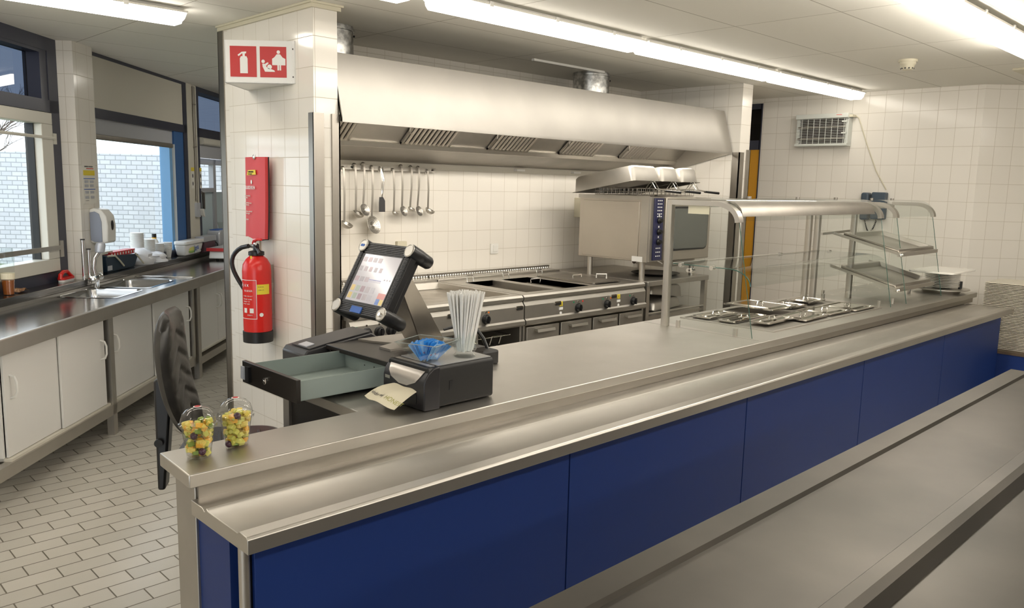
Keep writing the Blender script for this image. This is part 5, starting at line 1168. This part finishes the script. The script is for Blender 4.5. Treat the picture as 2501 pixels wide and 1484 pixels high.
t = thing('soap_dispenser', 'white wall soap dispenser with grey side on the tiled window pier', 'soap dispenser', tuple(wp(.2, .17, 1.13)))
pr = [(.121, 1.135), (.121, 1.365), (.15, 1.375), (.20, 1.365), (.235, 1.32), (.245, 1.25), (.24, 1.14), (.225, 1.13), (.14, 1.13)]
MB(W).prism([(.11, n_, z) for n_, z in pr], (.13, 0, 0)).build('housing', M['white'], t, bevel=.008)
pr = [(.125, 1.15), (.125, 1.345), (.16, 1.352), (.19, 1.335), (.205, 1.28), (.205, 1.14), (.15, 1.138)]
MB(W).prism([(.104, n_, z) for n_, z in pr], (.008, 0, 0)).build('side_panel', mat('blue_grey_side', (.26, .29, .36), .35), t, bevel=.003)
MB(W).ball((.18, .246, 1.255), .024, (.75, .25, 1.5)).build('sight_window', M['black'], t)
t = thing('hygiene_notice', 'hand-washing instruction notice stuck above the soap dispenser', 'notice', tuple(wp(.13, .123, 1.41)))
bx(.04, .225, .1205, .1222, 1.405, 1.672, W).build('sheet', M['paper'], t)
for z0_, z1_, mm_, a, b in ((1.60, 1.635, 'yellow', .055, .215), (1.575, 1.580, 'inkblue', .055, .215), (1.502, 1.507, 'inkblue', .055, .215), (1.645, 1.650, 'red', .10, .20)): bx(a, b, .1222, .1228, z0_, z1_, W).build('printed_band', M[mm_], t)
for z0_ in (1.548, 1.52, 1.475, 1.44):
    for a in (.065, .14): bx(a, a + .055, .1222, .1228, z0_, z0_ + .018, W).build('picture', M['silverp'], t)
text('HANDEN WASSEN', .014, wp(.075, .1226, 1.656), WS, (0, 0, 1), M['ink'], t); text('1  2  3  4', .012, wp(.07, .1226, 1.423), WS, (0, 0, 1), M['ink'], t)

# things on the sill below the middle window
def sthing(n_, lb, c, s_, nn, z=zs, g=None): return thing(n_, lb, c, tuple(wp(s_, nn, z)), g)
t = sthing('packet_crate', 'dark blue plastic crate with pale strap and red-white packets on the sill', 'crate', .65, .03)
MB(W).hexa([(.40, -.07, zs), (.86, -.07, zs), (.86, .09, zs), (.40, .09, zs)], [(.37, -.09, zs + .13), (.92, -.09, zs + .10), (.92, .10, zs + .10), (.37, .10, zs + .13)]).build('crate', M['navy'], t, bevel=.004)
MB(W).tube([(.39, .103, zs + .125), (.50, .106, zs + .12), (.58, .108, zs + .07), (.64, .106, zs + .03)], .007, 8).build('strap', M['creampl'], t)
MB(W).tube([(.86, .10, zs + .11), (.90, .12, zs + .06), (.96, .12, zs + .02)], .007, 8).build('strap', M['creampl'], t)
bx(.40, .47, .092, .096, zs + .015, zs + .05, W).build('label', M['silverp'], t)
for k in range(9):
    s_ = .46 + .047 * k
    o = MB(W).prism([(s_, .02, zs + .11), (s_ + .035, .02, zs + .11), (s_ + .045, .02, zs + .145), (s_ + .01, .02, zs + .145)], (0, .07, 0)).build('snack_packet', M['redsign']); tag(o, 'red packet sticking out of the dark blue crate on the sill', 'packet', 'red packets in the crate')
    MB(W).box(s_ + .014, s_ + .032, .0905, .0915, zs + .118, zs + .136).build('white_print', M['signwhite'], o)
o = MB(W).rbox(.36, .56, -.06, .07, zs + .135, zs + .155, .02).build('paper_pack', M['paper']); tag(o, 'pack of white paper lying on the left of the dark blue crate', 'paper pack')
o = MB(W).hexa([(.38, -.07, zs + .16), (.66, -.07, zs + .13), (.66, -.05, zs + .13), (.38, -.05, zs + .16)], [(.38, -.07, zs + .27), (.58, -.07, zs + .27), (.58, -.05, zs + .27), (.38, -.05, zs + .27)]).build('clear_box', M['plasticclear']); tag(o, 'clear plastic box standing behind the crate against the window', 'box')
def bag(s0, s1, h, lb, seed, dn=0):
    m = MB(W); r = random.Random(seed); g = []
    c = ((s0 + s1) / 2, .02 + dn); vs = []
    for i in range(7):
        z = h * i / 6; k = (1 - .15 * (i / 6)) * (1 if i < 5 else (.8 if i == 5 else .35))
        vs.append((k * (s1 - s0) / 2, z))
    m.lathe([(max(.004, a * (1 + r.uniform(-.08, .08))), z) for a, z in vs], (c[0], c[1], zs), n=16)
    for v in m.b.verts: v.co += Vector((r.uniform(-.008, .008), r.uniform(-.008, .008), r.uniform(-.004, .004) if v.co.z > zs + .01 else 0)); 
    for v in m.b.verts: v.co.z = max(v.co.z, zs)
    o = m.build('plastic_bag', mat('white_bag', (.72, .72, .74), .35)); tag(o, lb, 'bag', 'white plastic bags on the sill')
bag(.96, 1.22, .13, 'left crumpled white plastic bag beside the crate on the sill', 1); bag(1.24, 1.42, .08, 'right crumpled white plastic bag below the cup stacks', 2, .05)
def cupstack(s_, n_, h, r0, lb, nm='cup_stack'):
    q = sthing(nm, lb, 'cups', s_, n_, zs, 'stacks of white cups on the sill'); k = int(h / .011)
    base = None
    for i in range(k):
        if base is None: base = MB(W).lathe([(r0 * .72, 0), (r0, .075), (r0 * 1.08, .078), (r0 * 1.08, .081)], (s_, n_, zs), n=18).build('cup', M['signwhite'], q)
        else: c = base.copy(); COL.objects.link(c); c.parent = q; c.location = base.location + Vector((0, 0, .011 * i))
cupstack(1.25, -.05, .18, .052, 'tallest stack of white cups on the sill'); cupstack(1.43, -.03, .12, .050, 'middle stack of white cups on the sill'); 
cupstack(1.56, .0, .07, .045, 'shorter stack of white cups left of the bottle'); cupstack(1.69, .02, .07, .045, 'short stack of white cups nearest the margarine tub'); cupstack(1.19, .0, .03, .034, 'small low stack of narrow cups before the tallest stack')
t = sthing('sauce_bottle', 'white squeeze bottle with black cap behind the cup stacks', 'bottle', 1.62, -.06)
MB(W).lathe([(.036, 0), (.038, .02), (.038, .13), (.028, .16), (.016, .175)], (1.62, -.06, zs), n=20).build('body', M['signwhite'], t)
MB(W).lathe([(.018, .172), (.020, .175), (.020, .182)], (1.62, -.06, zs), n=16).build('neck_label', M['fr1'], t); MB(W).cyl((1.62, -.06, zs + .182), (1.62, -.06, zs + .215), .019, n=16).build('cap', M['black'], t)
t = sthing('margarine_tub', 'white rectangular tub with green and blue brand label on the sill', 'tub', 2.02, .09)
MB(W).hexa([(1.83, .05, zs), (2.22, .05, zs), (2.22, .135, zs), (1.83, .135, zs)], [(1.80, .04, zs + .105), (2.25, .04, zs + .105), (2.25, .15, zs + .105), (1.80, .15, zs + .105)]).build('tub', M['signwhite'], t, bevel=.015)
MB(W).rbox(1.79, 2.26, .038, .16, zs + .105, zs + .135, .03).build('lid', M['signwhite'], t, bevel=.004)
MB(W).ball((1.98, .143, zs + .058), .07, (1.3, .05, .55)).build('yellow_oval', mat('pale_yellow', (.66, .66, .20), .5), t); MB(W).ball((1.97, .143, zs + .035), .07, (1.3, .05, .2)).build('green_oval', mat('leaf_green', (.28, .45, .12), .5), t)
text('Jaya', .075, wp(2.0, .153, zs + .035), WS + Vector((0, 0, .12)), (0, 0, 1), M['inkblue'], t)
text('10', .02, wp(2.16, .152, zs + .03), WS, (0, 0, 1), M['ink'], t)
o = MB(W).rbox(2.27, 2.63, .060, .150, zs + .095, zs + .15, .01).build('flat_box', M['silverp'], bevel=.004); tag(o, 'pale flat box lying on a dark carton right of the white tub', 'box')
o = bx(2.29, 2.60, .065, .145, zs, zs + .094, W).build('carton', mat('plum_carton', (.13, .07, .09), .5)); tag(o, 'dark plum carton right of the white tub', 'carton')
# scale and toaster on the worktop
t = thing('kitchen_scale', 'white flat kitchen scale with steel plate at the far end of the counter', 'scale', tuple(wp(2.5, .30, sz)))
MB(W).prism([(2.12, .24, sz + .02), (2.9, .24, sz + .02), (2.9, .24, sz + .09), (2.15, .24, sz + .09)], (0, .26, 0)).build('body', M['white'], t, bevel=.01)
bx(2.14, 2.9, .22, .50, sz + .10, sz + .118, W).build('plate', M['steel_top'], t, bevel=.004); bx(2.125, 2.15, .22, .48, sz + .09, sz + .12, W).build('red_edge', M['redsign'], t)
MB(W).lathe([(.016, 0), (.016, .004)], (2.62, .502, sz + .055), (0, 1, 0), n=16).build('dial', M['silverp'], t); bx(2.52, 2.56, .50, .503, sz + .05, sz + .08, W).build('yellow_mark', M['yellow'], t)
for s_ in (2.2, 2.8): MB(W).cyl((s_, .30, sz), (s_, .30, sz + .02), .012).build('foot', M['black'], t)
t = thing('toaster', 'silver rounded toaster with dark blue end standing behind the scale', 'toaster', tuple(wp(2.75, .08, zs)))
MB(W).rbox(2.66, 3.15, .035, .17, zs + .001, zs + .19, .06, ax='y').build('body', M['silverp'], t, bevel=.012); MB(W).rbox(2.80, 3.10, .168, .178, zs + .04, zs + .165, .03, ax='y').build('dark_panel', M['bluetop'], t)
MB(W).rbox(2.70, 2.95, .05, .15, zs + .188, zs + .194, .02).build('slot_frame', M['inkblue'], t); MB(W).tube([(2.67, .06, zs + .06), (2.65, .10, zs + .10), (2.635, .155, zs + .06), (2.64, .155, zs + .01)], .004, 6).build('cable', M['black'], t)
o = MB(W).lathe([(.03, .195), (.045, .26), (.043, .26), (.028, .20)], (2.95, .10, zs), n=20).build('plastic_cup', M['plasticclear']); tag(o, 'clear cup standing on top of the toaster', 'cup')

# pipes, notices and socket on the column between the windows
t = thing('cable_conduit', 'pair of dark vertical conduits on the cream column between the windows', 'conduit', tuple(wp(2.40, .045, 1.4)))
bx(2.255, 2.505, .03, .034, .885, CZ, W).build('column_board', M['cream'], t)
MB(W).tube([(2.40, .045, 2.47), (2.395, .045, 2.2), (2.41, .045, 1.8), (2.41, .045, 1.45), (2.40, .045, 1.38)], .011, 8).build('conduit', M['steel_dark'], t)
MB(W).tube([(2.45, .045, 2.47), (2.45, .045, 1.35)], .009, 8).build('thin_conduit', M['cream'], t)
for z in (2.3, 1.9): MB(W).tube([(2.38, .04, z), (2.40, .062, z), (2.43, .04, z)], .006, 6).build('clamp', M['steel_dark'], t)
for s_, w_, lb in ((2.30, .085, 'wider yellow-topped notice on the column between the windows'), (2.47, .05, 'narrow yellow-topped notice right of the conduit on the column')):
    q = thing('safety_notice', lb, 'notice', tuple(wp(s_, .05, 1.5)), 'yellow-topped notices')
    nn = .0345 if s_ < 2.4 else .056
    bx(s_, s_ + w_, nn, nn + .002, 1.50, 1.70, W).build('sheet', M['paper'], q); bx(s_, s_ + w_, nn + .002, nn + .003, 1.665, 1.70, W).build('yellow_header', M['yellow'], q)
    for z in (1.62, 1.545): MB(W).ball((s_ + w_ * .5, nn + .0025, z), .014, (1, .1, 1.4)).build('pictogram', M['ink'], q)
t = thing('column_socket', 'grey socket with hanging white plug on the column between the windows', 'socket', tuple(wp(2.40, .04, 1.2)))
MB(W).rbox(2.37, 2.46, .034, .06, 1.22, 1.36, .01, ax='y').build('plate', M['silverp'], t); MB(W).hexa([(2.46, .06, 1.24), (2.50, .06, 1.22), (2.50, .09, 1.22), (2.46, .09, 1.24)], [(2.43, .06, 1.29), (2.47, .06, 1.30), (2.47, .09, 1.30), (2.43, .09, 1.29)]).build('plug', M['white'], t)
